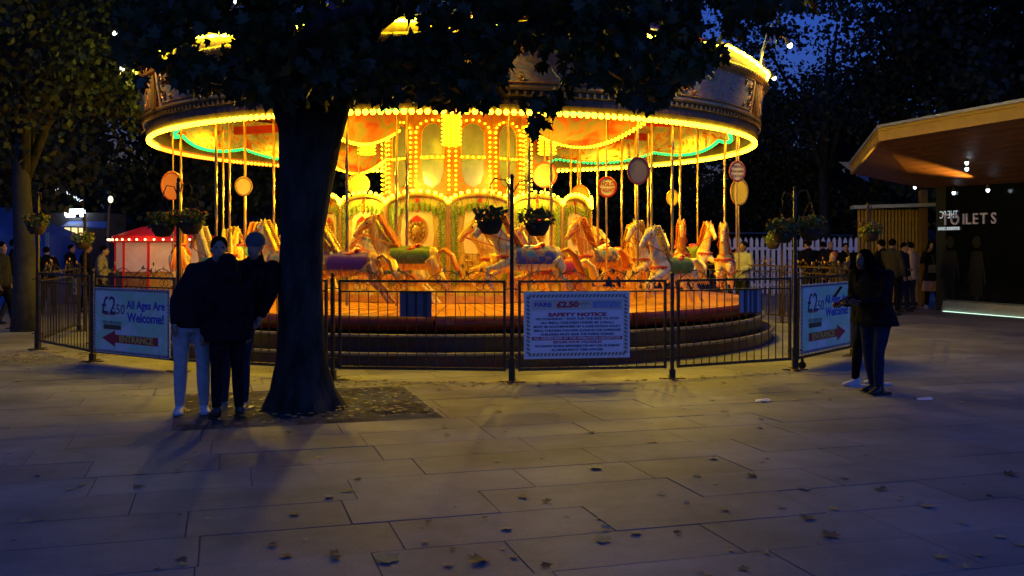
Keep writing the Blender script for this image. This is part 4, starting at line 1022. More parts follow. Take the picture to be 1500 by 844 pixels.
# litter in the pit, along the railing foot and in the far left corner
lp = []
for k in range(520):
    u_, v_ = random.uniform(.02, PITL - .02), random.uniform(.02, PITW - .02)
    if random.random() > .35 + .65 * (u_ / PITL): continue
    p_ = OR + E1 * u_ + E2 * v_; lp.append((p_.x, p_.y, .022 + random.uniform(0, .01)))
for k in range(230):
    i = random.choice((4, 4, 4, 3, 5, 6)); a_, b_2 = FP[i], FP[i + 1]; p_ = a_.lerp(b_2, random.random()); lp.append((p_.x + random.gauss(0, .1), p_.y - abs(random.gauss(.15, .22)), .006))
for k in range(260):
    lp.append((-7.0 + random.gauss(0, .75), 14.6 + random.gauss(0, .5), .006))
for k in range(45):
    p_ = G(random.uniform(-50, 1550), random.uniform(470, 840)); lp.append((p_.x, p_.y, .005))
lp = np.array(lp); n = len(lp)
for q_, m_ in enumerate(leaf_dry):
    sel = lp[q_::3]; k = len(sel); R = rots(k); a = rng.uniform(0, 2 * PI, k)
    Rz = np.zeros((k, 3, 3)); Rz[:, 0, 0] = np.cos(a); Rz[:, 0, 1] = -np.sin(a); Rz[:, 1, 0] = np.sin(a); Rz[:, 1, 1] = np.cos(a); Rz[:, 2, 2] = 1
    Vv = np.einsum('nij,kj->nki', Rz, V2) * rng.uniform(.02, .075, k)[:, None, None] + sel[:, None, :]
    Fc = (LEAFT[None] + (np.arange(k) * 13)[:, None, None]).reshape(-1, 3)
    tag(kind(link(bpy.data.objects.new('leaf_litter', fast_mesh('leaf_litter', Vv.reshape(-1, 3), Fc, m_))), 'stuff'), ('tan', 'yellow', 'brown')[q_] + ' leaf litter scattered over paving and tree pit', 'leaf litter')
for k, (x, y) in enumerate(((1352, 586), (1115, 588))):
    p_ = G(x, y); m = MB(); m.add([(-.07, -.04, .004), (.06, -.05, .006), (.08, .03, .03), (-.05, .05, .012)], [(0, 1, 2, 3)]); m.add([(.06, -.05, .006), (.10, -.02, .02), (.08, .03, .03)], [(0, 1, 2)])
    tag(m.build('paper_scrap', mat('litter_white', (.7, .7, .75), .6), None, loc=(p_.x, p_.y, 0)), ('crumpled white paper scrap near the women at right', 'small white paper scrap right of the short post')[k], 'litter')

# ------------------------------------------------------------------ background trees
bgleaf = island_mat('far_foliage', (.006, .011, .005), (.028, .04, .013), .7, .1, 10, .4)
def crown_mesh(seed, R, Hh, n, lf):
    r_ = np.random.default_rng(seed); nc = 150
    d = r_.normal(size=(nc, 3)); d /= np.linalg.norm(d, axis=1)[:, None]; q = r_.uniform(.35, 1.0, nc) ** .5
    c = d * q[:, None] * np.array([R, R, Hh]); cr = r_.uniform(.6, 1.4, nc) * R / 5
    k = n // nc; p = np.repeat(c, k, 0) + r_.normal(0, .48, (nc * k, 3)) * np.repeat(cr, k)[:, None]
    return leaf_cloud('crown', p, r_.uniform(.7, 1.3, len(p)) * lf, bgleaf, (KITE, KITET))
CR = [crown_mesh(21, 5.2, 4.6, 26000, .21), crown_mesh(22, 4.6, 5.2, 26000, .21), crown_mesh(23, 6.0, 4.2, 28000, .21)]
def bg_tree(x, y, h, sc, v, label, trunk_r=.3, group='trees behind the carousel', m_=None):
    o = thing('background_tree', label, 'tree', (x, y, 0), random.uniform(0, 6), group)
    t = MB(); t.tube([(0, 0, -.05), (.05, 0, 1.2), (-.05, .05, h * .45), (.1, 0, h * .8)], [trunk_r * 1.3, trunk_r, trunk_r * .8, trunk_r * .5], 10); t.build('trunk', m_ or bark, o, True)
    for k in range(4):
        a = k * 1.7; t = MB(); t.tube([(0, 0, h * .45), (1.1 * math.cos(a) * sc, 1.1 * math.sin(a) * sc, h * .75), (2.6 * math.cos(a) * sc, 2.6 * math.sin(a) * sc, h * 1.0)], [trunk_r * .55, trunk_r * .35, .04], 6); t.build('limb', bark, o, True)
    c = put('crown', CR[v], o, (0, 0, h), 0, sc=sc); kind(c, 'stuff')
pale = mat('pale_plane_bark', (.03, .03, .03), .9, c2=(.055, .052, .045), scale=5)
bt = [(-9.3, 19.0, 6.4, .62, 0, 'tree with a pale trunk and warm lit crown beside the left end of the carousel', .2, pale),
      (-15.5, 27, 7.0, 1.0, 1, 'dark tree at the far left edge above the blue tent', .3, None), (-12, 36, 8.0, 1.2, 2, 'broad dark tree behind the white lit kiosk', .35, None),
      (-5, 40, 8.2, 1.25, 0, 'dark tree behind the left half of the carousel', .35, None), (2.5, 42, 8.0, 1.2, 1, 'dark tree behind the middle of the carousel', .35, None),
      (9.2, 46, 4.8, .85, 2, 'low crowned dark tree behind the white picket fence with sky showing above it', .35, None), (13.8, 45, 5.6, .9, 0, 'dark tree behind the white picket fence left of the toilets roof', .35, None),
      (17.6, 34, 8.6, 1.2, 1, 'tall dark tree rising over the toilets roof', .4, None), (22.0, 38, 9, 1.4, 2, 'tall dark tree beyond the right end of the toilets', .4, None), (-22, 38, 8.0, 1.3, 0, 'dark tree outside the left edge behind the tent', .4, None)]
CR.append(crown_mesh(29, 4.8, 5.0, 9500, .22))
bt.append((11.6, 37, 9.4, .85, 3, 'thin leaved tall tree with blue sky showing through, right of the carousel top', .22, None))
for x, y, h, sc, v, lab, tr_, m_ in bt: bg_tree(x, y, h, sc, v, lab, tr_, m_=m_)
hd = MB(); nx = 160
p = []; 
hp = np.stack([rng.uniform(-75, 75, 16000), rng.uniform(58, 66, 16000), rng.uniform(0, 1, 16000) * 7.5], 1); hp[:, 2] *= (1 + .25 * np.sin(hp[:, 0] * .35) + .15 * np.sin(hp[:, 0] * .9))
tag(kind(link(bpy.data.objects.new('woodland', leaf_cloud('woodland', hp, rng.uniform(.7, 1.5, 16000), bgleaf, (KITE, KITET)))), 'stuff'), 'dark mass of distant trees along the park edge', 'woodland')

# ------------------------------------------------------------------ white picket fence
pick = mat('picket_white', (.82, .82, .86), .6, c2=(.72, .72, .78), scale=3)
FD = 33.0; x0 = (1068 - 750) * FD / F; x1 = (1262 - 750) * FD / F
o = thing('picket_fence', 'white pointed picket fence behind the people right of the carousel', 'fence', (x0, FD, 0))
m = MB(); m.prism([(-.055, .05), (.055, .05), (.055, 1.83), (0, 1.93), (-.055, 1.83)], .02); me = m.mesh('picket', pick)
n = int((x1 - x0) / .178)
for k in range(n + 1): put('picket', me, o, (k * (x1 - x0) / n, -.03, random.uniform(-.01, .01)))
for z in (.3, 1.5):
    m = MB(); m.box(0, 0, z, x1 - x0, .035, z + .09); m.build('rail', pick, o)
for k in range(4):
    m = MB(); m.box(-.05, .04, 0, .05, .14, 1.8); m.build('post', pick, o, loc=(k * (x1 - x0) / 3, 0, 0))
# blue top wire rail seen behind
m = MB(); m.tube([(P(1040, 340, 40).x, 40, 2.15), (P(1110, 340, 40).x, 40, 2.15), (P(1250, 340, 40).x, 40, 2.05)], .03, 6); tag(m.build('steel_handrail', mat('blue_grey_steel', (.1, .16, .25), .4, .5), None), 'thin blue grey steel rail behind the picket fence', 'rail')

# ------------------------------------------------------------------ toilets building
WD = Vector((.331, -.944, 0)); WN = Vector((-.944, -.331, 0)); W0 = Vector((10.85, 24.9, 0))
tl = thing('toilet_block', 'dark glass toilet block with timber lined canopy and slatted screen', 'building', W0)
def wp(t, out, z): return WD * t + WN * out + Vector((0, 0, z))
sof = mat('timber_soffit', (.12, .042, .010), .5, c2=(.075, .024, .006), scale=2.5, stretch=(1, 6, 1), bump=.2, bscale=12)
fas = mat('yellow_fascia', (.55, .36, .08), .5, c2=(.48, .3, .06), scale=3); zinc = mat('zinc_roof_edge', (.42, .45, .52), .4, .3)
# glass wall in panes
for k in range(7):
    t0 = k * 1.45 - .0; t1 = t0 + 1.43
    q_ = MB(); a = [wp(t0, 0, .30), wp(t1, 0, .30), wp(t1, 0, 3.2), wp(t0, 0, 3.2)]; b = [v - WN * .03 for v in a]
    q_.add(a + b, [(3, 2, 1, 0), (4, 5, 6, 7), (0, 1, 5, 4), (1, 2, 6, 5), (2, 3, 7, 6), (3, 0, 4, 7)]); q_.build('glass_pane', glass_blk, tl)
q_ = MB(); a = [wp(-.4, -.06, 0), wp(10.2, -.06, 0), wp(10.2, -.06, 3.2), wp(-.4, -.06, 3.2)]; b = [v - WN * 3 for v in a]
q_.add(a + b, [(3, 2, 1, 0), (4, 5, 6, 7), (0, 1, 5, 4), (1, 2, 6, 5), (2, 3, 7, 6), (3, 0, 4, 7)]); q_.build('wall', mat('charcoal_wall', (.012, .013, .014), .8), tl)
q_ = MB(); a = [wp(-.05, .10, 0), wp(10.2, .10, 0), wp(10.2, .04, .26), wp(-.05, .04, .26)]; b = [wp(-.05, -.05, 0), wp(10.2, -.05, 0), wp(10.2, -.05, .26), wp(-.05, -.05, .26)]
q_.add(a + b, [(3, 2, 1, 0), (4, 5, 6, 7), (0, 1, 5, 4), (1, 2, 6, 5), (2, 3, 7, 6), (3, 0, 4, 7)]); q_.build('plinth', mat('pale_concrete', (.38, .4, .37), .7, c2=(.3, .32, .3), scale=3), tl)
q_ = MB(); q_.bar(wp(.05, .13, .006), wp(9, .13, .006), .03, .012); q_.build('ground_light', emis('greenish_strip', (.55, .85, .65), 2.2), tl)
q_ = MB(); q_.bar(wp(.05, .02, .285), wp(9, .02, .285), .03, .02); q_.build('plinth_capping', mat('steel_cap', (.3, .32, .32), .4, .6), tl)
# soffit boards
A = Vector((8.43, 22.76, 4.02)) - W0; B = Vector((9.35, 27.3, 3.6)) - W0; W1 = wp(-.85, 0, 3.12); W2 = wp(1.7, 0, 3.0); W3 = wp(10, 0, 2.95); FR = A + WD * 9.5 + Vector((0, 0, .10)); B2 = wp(-3.4, 1.0, 3.35)
NBD = 12
for k in range(NBD):
    u0, u1 = k / NBD, (k + 1) / NBD - .004
    top0, top1 = A.lerp(B, u0 * .0) , A
    # boards run parallel to the front edge, from the front (u=0) to the wall (u=1)
    def edge(u): return (A.lerp(W1, u) if u > 0 else A), FR.lerp(W3, u)
    a0, b0 = edge(u0); a1, b1 = edge(u1); q_ = MB(); up_ = Vector((0, 0, .03))
    q_.add([a0, b0, b1, a1, a0 + up_, b0 + up_, b1 + up_, a1 + up_], [(0, 1, 2, 3), (7, 6, 5, 4), (0, 4, 5, 1), (2, 6, 7, 3), (1, 5, 6, 2), (0, 3, 7, 4)]); q_.build('soffit_board', sof, tl)
for k in range(6):
    u0, u1 = k / 6, (k + 1) / 6 - .006
    a0, b0 = A.lerp(B, u0), A.lerp(W1, u0 * .999); 
    a0, a1, b0, b1 = A.lerp(B, u0), A.lerp(B, u1), A.lerp(W1, u0), A.lerp(W1, u1)
    q_ = MB(); up_ = Vector((0, 0, .03)); q_.add([a0, b0, b1, a1, a0 + up_, b0 + up_, b1 + up_, a1 + up_], [(0, 1, 2, 3), (7, 6, 5, 4), (0, 4, 5, 1), (2, 6, 7, 3)]); q_.build('soffit_board', sof, tl)
def fascia(a, b, h, nm='fascia'):
    out = (b - a).cross(Vector((0, 0, 1))).normalized() * .06
    q_ = MB(); u = Vector((0, 0, h)); q_.add([a + out, b + out, b + out + u, a + out + u, a - out, b - out, b - out + u, a - out + u], [(0, 1, 2, 3), (7, 6, 5, 4), (3, 2, 6, 7), (0, 4, 5, 1), (1, 5, 6, 2), (0, 3, 7, 4)]); o_ = q_.build(nm, fas, tl)
    q_ = MB(); q_.bar(a + out * 1.2 + Vector((0, 0, h * .80)), b + out * 1.2 + Vector((0, 0, h * .80)), .05, .025); q_.build('fascia_bead', fas, o_)
    q_ = MB(); q_.bar(a + Vector((0, 0, h + .035)), b + Vector((0, 0, h + .035)), .22, .06); q_.build('roof_edge', zinc, tl)
fascia(A, FR, .30); fascia(B, A, .26)
q_ = MB(); rt = Vector((0, 0, .33)); ridge = [wp(-2.5, -2.5, 4.4), wp(10, -2.5, 4.6)]
q_.add([A + rt, FR + rt, ridge[1], ridge[0], B + rt], [(0, 1, 2, 3), (0, 3, 4)]); q_.build('roof', zinc, tl)
# far wing of the roof
C1 = P(1228, 237, 29.5) - W0; C2 = P(1256, 238, 27.4) - W0; C3 = P(1256, 258, 27.4) - W0; q_ = MB(); u = Vector((1.2, 2.5, 0))
q_.add([C1, C2, C3, C1 + u, C2 + u, C3 + u], [(0, 1, 2), (5, 4, 3), (0, 3, 4, 1), (1, 4, 5, 2), (2, 5, 3, 0)]); q_.build('roof_wing', zinc, tl)
# columns, slatted screen
q_ = MB(); q_.box(-.09, -.09, 0, .09, .09, 3.15); q_.build('column', mat('timber_column', (.2, .12, .035), .5, c2=(.14, .08, .025), scale=4), tl, loc=P(1352, 400, 27.0) - W0 - Vector((0, 0, (P(1352, 400, 27.0)).z)))
sl0 = P(1258, 361, 27.2); sl1 = P(1347, 361, 27.1); sl0.z = sl1.z = 0
slat_m = mat('timber_slat', (.46, .30, .07), .55, c2=(.32, .2, .05), scale=6)
q_ = MB(); q_.box(-.025, -.03, .1, .025, .03, 2.62); me = q_.mesh('slat', slat_m); ns = 19
for k in range(ns): put('slat', me, tl, sl0.lerp(sl1, k / (ns - 1)) - W0)
q_ = MB(); q_.box(0, .04, .0, (sl1 - sl0).length, .1, 2.6); q_.build('screen_backing', mat('backing_dark', (.02, .018, .012), .9), tl, loc=sl0 - W0)
q_ = MB(); q_.bar(P(1248, 361, 27.1) - W0 + Vector((0, 0, 1.06)), P(1374, 361, 26.8) - W0 + Vector((0, 0, 1.12)), .5, .09); q_.build('screen_canopy', zinc, tl)
# lettering on the glass
wang = math.atan2(WD.y, WD.x)
lw = mat('letter_white', (.5, .5, .62), .5, em=(.25, .25, .5), es=.06)
def wall_at(x):  # distance along the wall for pixel x
    k = (x - 750) / F; return (W0.y * k - W0.x) / (WD.x - k * WD.y)
px_l = [(1387, 'T'), (1401, 'O'), (1414, 'I'), (1420.5, 'L'), (1431, 'E'), (1443.5, 'T'), (1458, 'S')]
for x, c in px_l:
    me = text_mesh(c, .37, lw, ext=.015, bold=.004); put('lettering', me, tl, wp(wall_at(x), .05, 2.27), wang)
cyan = mat('reflection_emission', (.7, .8, .9), .5, em=(.55, .75, .9), es=.38)  # glowing mirrored letters added on the glass as an unseen sign's reflection
me = text_mesh('THE·PC', .27, cyan, ext=.004, xs=-.68); put('painted_reflection', me, tl, wp(wall_at(1391), .035, 2.40), wang)
me = text_mesh('SOUTHBANK CENTRE', .10, cyan, ext=.004, xs=-.72, bold=.006); put('painted_reflection', me, tl, wp(wall_at(1391), .035, 2.06), wang)
pic = mat('grey_pictogram', (.022, .023, .022), .8, spec=.05)
def picto(x, female):
    o_ = empty('pictogram', wp(wall_at(x), .012, 0), wang); o_.parent = tl
    q_ = MB(); q_.prism(oval(.13, .15, 0, 1.72), .006); q_.build('head_shape', pic, o_)
    if female: pts = [(-.17, 1.5), (.17, 1.5), (.22, 1.2), (.30, .72), (.24, .70), (.17, 1.05), (.2, .62), (.2, .45), (.07, .42), (.06, .2), (-.06, .2), (-.07, .42), (-.2, .45), (-.2, .62), (-.17, 1.05), (-.24, .70), (-.30, .72), (-.22, 1.2)]
    else: pts = [(-.2, 1.52), (.2, 1.52), (.25, 1.3), (.34, .82), (.27, .80), (.19, 1.15), (.18, .8), (.15, .2), (.03, .2), (0, .75), (-.03, .2), (-.15, .2), (-.18, .8), (-.19, 1.15), (-.27, .8), (-.34, .82), (-.25, 1.3)]
    q_ = MB(); q_.prism(pts, .006); q_.build('body_shape', pic, o_)
picto(1392, False); picto(1431, True)
# lit lamps under the canopy
def fixture(x, y, d, tgt, power, color, ang, glow):
    p_ = P(x, y, d) - W0; o_ = empty('spotlight', p_); o_.parent = tl
    q_ = MB(); q_.tube([(0, 0, 0), (0, 0, .10)], [.05, .04], 10); q_.build('housing', iron, o_)
    q_ = MB(); q_.ell((0, 0, -.02), (.045, .045, .06), 8, 6); q_.build('lens', emis('white_lens', (.75, .85, 1), glow), o_)
    if power:
        l = bpy.data.lights.new('spot_beam', 'SPOT'); l.energy = power; l.color = color; l.use_shadow = True; l.spot_size = math.radians(ang); l.spot_blend = 1.0; l.shadow_soft_size = .03
        lo = link(bpy.data.objects.new('spot_beam', l), o_); lo.location = (0, 0, -.10)
        dv = (tgt - (p_ + W0 + Vector((0, 0, -.1)))).normalized(); lo.rotation_euler = dv.to_track_quat('-Z', 'Y').to_euler()
fixture(1447, 277, 23.2, Vector((10.05, 23.75, 3.52)), 1500, (1, .62, .10), 50, 5)
fixture(1416, 237, 22.3, None, 0, None, 0, 4)
fixture(1416, 246, 22.4, None, 0, None, 0, 3)
fixture(1397, 281, 24.6, None, 0, None, 0, 2); fixture(1340, 273, 26.2, None, 0, None, 0, 3)

# ------------------------------------------------------------------ stalls at the left
BL = thing('blue_tent', 'blue lit tent at the far left edge behind the walking person', 'tent', (-14.2, 27, 0))
tarp = mat('blue_tarpaulin', (.01, .03, .14), .6, c2=(.02, .06, .3), scale=1.5, stretch=(1, 1, .3), em=(.01, .05, .5), es=.06)  # blue emission stands in for light shining through the canvas
q_ = MB(); q_.add([(-2.6, 0, 0), (1.6, 0, 0), (1.6, 0, 1.9), (.2, .9, 2.7), (-2.6, .9, 2.8), (-2.6, 0, 2.0), (1.6, 2.4, 0), (1.6, 2.4, 1.9)], [(0, 1, 2, 5), (5, 2, 3, 4), (1, 6, 7, 2), (2, 7, 3)]); q_.build('canvas', tarp, BL)
for x in (-2.6, -.5, 1.6):
    q_ = MB(); q_.box(x - .04, -.06, 0, x + .04, .02, 2.0); q_.build('pole', mat('tent_pole', (.1, .2, .5), .5), BL)
q_ = MB(); q_.ell((.1, -.1, 2.05), (.10, .06, .06), 8, 6); q_.build('lamp', emis('cold_lamp', (.4, .65, 1), 3), BL)
KB = thing('food_kiosk', 'small kiosk with a bright white light box and yellow lit window left of the carousel', 'kiosk', (-14.0, 32, 0))
q_ = MB(); q_.box(-.9, 0, 0, .9, 1.8, 2.7); q_.build('wall', mat('kiosk_wall', (.06, .06, .08), .7), KB)
q_ = MB(); q_.box(-.36, -.05, 1.62, .30, -.005, 2.25); wdo = q_.build('serving_window', emis('yellow_window', (1, .72, .3), 1.6), KB)
for x in (-.15, .08):
    q_ = MB(); q_.box(x - .02, -.07, 1.62, x + .02, -.052, 2.25); q_.build('mullion', brown_iron, wdo)
q_ = MB(); q_.box(-.40, -.08, 1.42, .34, -.006, 1.60); q_.build('counter_light', emis('orange_counter', (1, .5, .05), 1.0), KB)
q_ = MB(); q_.tube([(-.26, -.15, 2.68), (.30, -.15, 2.70)], .13, 12); q_.build('light_box', emis('white_light_box', (.8, .95, 1), 6), KB)
q_ = MB(); q_.add([(-.2, -.1, 2.42), (1.1, -.1, 2.42), (1.4, -.9, 2.22), (-.1, -.9, 2.25), (-.2, -.1, 2.38), (1.1, -.1, 2.38), (1.4, -.9, 2.18), (-.1, -.9, 2.21)], [(0, 1, 2, 3), (7, 6, 5, 4), (3, 2, 6, 7), (0, 3, 7, 4), (1, 5, 6, 2)]); q_.build('awning', mat('blue_awning', (.03, .08, .4), .6, em=(.01, .04, .3), es=.2), KB)
q_ = MB()
for k in range(9):   # loose neon squiggle
    q_.tube([(-.62 + .1 * k, -.2, 3.5 - .045 * k + .09 * math.sin(k * 2.2)), (-.58 + .1 * k, -.2, 3.42 - .045 * k - .08 * math.sin(k * 3.1)), (-.52 + .1 * k, -.2, 3.46 - .045 * k)], .012, 5)
q_.build('neon_squiggle', emis('white_neon', (.7, .85, 1), 2.2), KB)
q_ = MB(); q_.tube([(.3, -.15, 2.0), (.3, -.15, 3.45), (.1, -.2, 3.5)], .03, 6); q_.build('sign_mast', iron, KB)
RK = thing('red_kiosk', 'round red topped kiosk with lit white panels behind the left end of the railing', 'kiosk', (-9.6, 27.5, 0))
n8 = 10; R8 = 1.25
for k in range(n8):
    a0 = 2 * PI * k / n8 - .3; a1 = a0 + 2 * PI / n8; c0 = (R8 * math.cos(a0), R8 * math.sin(a0)); c1_ = (R8 * math.cos(a1), R8 * math.sin(a1))
    q_ = MB(); q_.add([(c0[0], c0[1], .95), (c1_[0], c1_[1], .95), (c1_[0], c1_[1], 1.72), (c0[0], c0[1], 1.72)], [(0, 1, 2, 3)]); q_.add([(c0[0] * .98, c0[1] * .98, .95), (c1_[0] * .98, c1_[1] * .98, .95), (c1_[0] * .98, c1_[1] * .98, 1.72), (c0[0] * .98, c0[1] * .98, 1.72)], [(3, 2, 1, 0)])
    q_.build('lit_panel', mat('lit_cream_panel', (.6, .5, .42), .6, c2=(.5, .3, .2), scale=2.2, em=(.8, .36, .18), es=.26), RK)
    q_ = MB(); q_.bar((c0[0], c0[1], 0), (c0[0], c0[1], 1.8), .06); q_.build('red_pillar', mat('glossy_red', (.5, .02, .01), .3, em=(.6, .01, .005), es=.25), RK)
    q_ = MB(); q_.bar((c0[0], c0[1], .48), (c1_[0], c1_[1], .48), .04, .92); q_.build('lower_panel', mat('amber_panel', (.6, .35, .06), .5, c2=(.5, .15, .02), scale=3), RK)
q_ = MB(); q_.rev([(R8 + .10, 1.72), (R8 + .16, 1.76), (R8 + .10, 1.9), (.6, 2.15), (.0, 2.2), (0, 1.85)], n=20, closed=False); q_.build('red_canopy', MATS['glossy_red'], RK)
q_ = MB()
for k in range(40):
    a = 2 * PI * k / 40; q_.bulb(((R8 + .2) * math.cos(a), (R8 + .2) * math.sin(a), 1.80), .03)
kind(q_.build('bulb_string', emis('kiosk_bulb', (1, .5, .2), 9), RK), 'stuff')
lamp('kiosk_lamp', (0, -1.9, 2.1), 14, (1, .25, .08), .15, RK)
# lamp high in the trees at the left
q_ = MB(); o = thing('street_lamp', 'slim street lamp with a pale lit head beyond the left flower basket', 'street lamp', (-12.6, 31.0, 0))
q_.tube([(0, 0, 0), (0, 0, 2.0), (.05, 0, 2.8), (.1, 0, 3.02)], [.07, .05, .04, .03], 8); q_.build('pole', mat('pale_pole', (.12, .12, .11), .5), o)
q_ = MB(); q_.ell((.1, 0, 3.08), (.08, .08, .11), 8, 6); q_.build('lantern', emis('pale_lantern', (1, .85, .45), 2.5), o)

# ------------------------------------------------------------------ people
def cloth(name, c, c2=None): return mat(name, c, .9, spec=.08, c2=c2 or tuple(v * 1.8 for v in c), scale=18, bump=.35, bscale=70)
def person(loc, face, Ht, label, top, legs, shoes, hairm=hair_m, skm=skin, vox=.02, lean=(0, 0), head=(0, 0), arms=None, feet=None, hair='short', coat=0.0, hood=False,
           hat=None, skirt=None, boots=False, group=None, wide=1.0, bag=None, scarf=None):
    """local frame: faces +y, x to the person's right ... lean shifts the shoulders (x, y), head adds to it; feet are (x, y) of the two feet"""
    o = thing('person', label, 'person', loc, face, group)
    s = Ht / 1.72; w = wide * s
    feet = feet or ((-.10, .02), (.10, -.02)); LX, LY = lean
    hip = Vector((0, 0, .92 * s)); wst = Vector((LX * .35, LY * .35, 1.06 * s)); chest = Vector((LX * .8, LY * .8, 1.28 * s)); sh = Vector((LX, LY, 1.42 * s)); nk = Vector((LX + head[0] * .4, LY + head[1] * .4, 1.50 * s)); hd = Vector((LX + head[0], LY + head[1] + .015, 1.61 * s))
    if head[1] > .06 or abs(head[0]) > .08: hd.z -= .03 * s
    sj = [sh + Vector((-.17 * w, 0, -.02)), sh + Vector((.17 * w, 0, -.02))]
    arms = arms or [((-.24, .02, 1.14), (-.23, .08, .88)), ((.24, .02, 1.14), (.23, .08, .88))]
    ar = [[sj[k], Vector((arms[k][0][0] * s + LX * .6, arms[k][0][1] * s + LY * .6, arms[k][0][2] * s)), Vector((arms[k][1][0] * s + LX * .4, arms[k][1][1] * s + LY * .4, arms[k][1][2] * s))] for k in (0, 1)]
    hj = [hip + Vector((-.085 * w, 0, -.02)), hip + Vector((.085 * w, 0, -.02))]
    an = [Vector((feet[k][0], feet[k][1], .085)) for k in (0, 1)]
    kn = [hj[k].lerp(an[k], .5) + Vector((0, .035, 0)) for k in (0, 1)]
    X = (1, 0, 0)
    def torso(b, e):
        b.tube([hip + Vector((0, 0, -.08 * s)), hip, wst, chest, sh, nk], [((.13 + e) * w, (.10 + e) * s), ((.155 + e) * w, (.115 + e) * s), ((.13 + e) * w, (.10 + e) * s), ((.165 + e) * w, (.12 + e) * s), ((.15 + e) * w, (.09 + e) * s), (.06 * s, .06 * s)], 14, ref=X)
    def arm(b, k, e, end=1.0):
        b.tube([ar[k][0] + Vector((0, 0, .0)), ar[k][0].lerp(ar[k][1], .5), ar[k][1], ar[k][1].lerp(ar[k][2], .5 * end), ar[k][1].lerp(ar[k][2], end)], [(.055 + e) * s, (.05 + e) * s, (.043 + e) * s, (.038 + e) * s, (.028 + e) * s], 9)
        b.ell(ar[k][0], ((.062 + e) * s,) * 3, 10, 8)
    def leg(b, k, e, z=0.0):
        b.tube([hj[k] + Vector((0, 0, .03)), hj[k].lerp(kn[k], .5), kn[k], kn[k].lerp(an[k], .4), an[k] + Vector((0, 0, z))], [(.09 + e) * s, (.075 + e) * s, (.055 + e) * s, (.055 + e) * s, (.038 + e) * s], 10)
    b = MB(); torso(b, -.015)
    for k in (0, 1): arm(b, k, -.006); leg(b, k, -.014)
    b.tube([sh + Vector((0, 0, -.02)), nk, hd + Vector((0, -.01, -.06 * s))], [.07 * s, .055 * s, .052 * s], 10)
    tl_ = Matrix.Rotation(-head[1] * 1.6, 3, 'X')
    b.ell(hd + Vector((0, -.012, .025 * s)), (.076 * s, .095 * s, .098 * s), 14, 10)
    b.ell(hd + Vector((0, .03 * s, -.05 * s)), (.056 * s, .062 * s, .07 * s), 12, 8)
    b.tube([hd + Vector((0, .075 * s, .02 * s)), hd + Vector((0, .105 * s, -.02 * s)), hd + Vector((0, .085 * s, -.035 * s))], [.012, .018, .014], 6)
    for q_ in (-1, 1): b.ell(hd + Vector((q_ * .078 * s, -.01, -.005)), (.012, .02, .03), 6, 6)
    for k in (0, 1):
        d = (ar[k][2] - ar[k][1]).normalized(); b.ell(ar[k][2] + d * .035, (.032 * s, .022 * s, .045 * s), 8, 6, M=Matrix(((1, 0, 0), (0, 1, 0), (0, 0, 1))) if abs(d.z) > .7 else d.to_track_quat('Z', 'Y').to_matrix())
    me = fuse(b, vox * .8, 'body', skm, 2)
    # five fingers a hand, rooted in the palm
    f = MB()
    for k in (0, 1):
        d = (ar[k][2] - ar[k][1]).normalized(); sd = d.cross(Vector((0, 1, 0)) if abs(d.y) < .8 else Vector((1, 0, 0))).normalized(); fr = d.cross(sd)
        if fr.y < 0: fr = -fr
        for q_ in range(4):
            r0 = ar[k][2] + d * .05 + sd * (q_ - 1.5) * .017; L = (.068, .078, .072, .055)[q_] * s
            f.tube([r0, r0 + d * L * .45 + fr * .006, r0 + d * L * .8 + fr * .026, r0 + d * L * .9 + fr * .042], [.0095, .0085, .0075, .005], 6)
        r0 = ar[k][2] + d * .02 + fr * .015 + sd * (.028 if k else -.028)
        f.tube([r0, r0 + d * .028 + fr * .025, r0 + d * .052 + fr * .034], [.011, .0095, .007], 6)
    bm_me = f.mesh('fingers', skm, True)
    import bmesh as _b
    bm = _b.new(); bm.from_mesh(me); bm.from_mesh(bm_me); bm.to_mesh(me); bm.free()
    put('body', me, o)
    e_ = MB()
    for q_ in (-1, 1): e_.ell(hd + Vector((q_ * .03 * s, .074 * s, .018 * s)), (.013, .008, .008), 8, 6)
    e_.build('eyes', MATS['black_gloss'], o)
    e_ = MB(); e_.tube([hd + Vector((-.024, .082 * s, -.065 * s)), hd + Vector((0, .092 * s, -.066 * s)), hd + Vector((.024, .082 * s, -.065 * s))], [.003, .006, .003], 6); e_.build('mouth', mat('lip', (.22, .07, .06), .5), o)
    # trousers, top
    b = MB(); b.tube([hip + Vector((0, 0, -.12 * s)), hip + Vector((0, 0, .02)), wst], [(.15 * w, .115 * s), (.172 * w, .128 * s), (.15 * w, .118 * s)], 12, ref=X)
    for k in (0, 1): leg(b, k, .012)
    put('trousers', fuse(b, vox, 'trousers', legs, 3), o)
    b = MB(); torso(b, .03)
    if coat: b.tube([wst, hip, hip + Vector((0, 0, -coat * .5)), hip + Vector((0, 0, -coat))], [(.16 * w, .13 * s), (.19 * w, .15 * s), (.205 * w, .165 * s), (.22 * w, .175 * s)], 14, ref=X)
    else: b.tube([wst, hip + Vector((0, 0, .0)), hip + Vector((0, 0, -.03))], [(.165 * w, .135 * s), (.18 * w, .145 * s), (.182 * w, .145 * s)], 14, ref=X)
    for k in (0, 1): arm(b, k, .02, .97)
    b.tube([nk + Vector((0, -.02, -.05)), nk + Vector((0, -.02, .03))], [(.085, .08), (.075, .075)], 12, ref=X)
    if hood: b.ell(hd + Vector((0, -.035, .015)), (.115 * s, .125 * s, .14 * s), 12, 9); b.ell(nk + Vector((0, -.04, 0)), (.12, .11, .08), 10, 7)
    put('jacket', fuse(b, vox, 'jacket', top, 3), o)
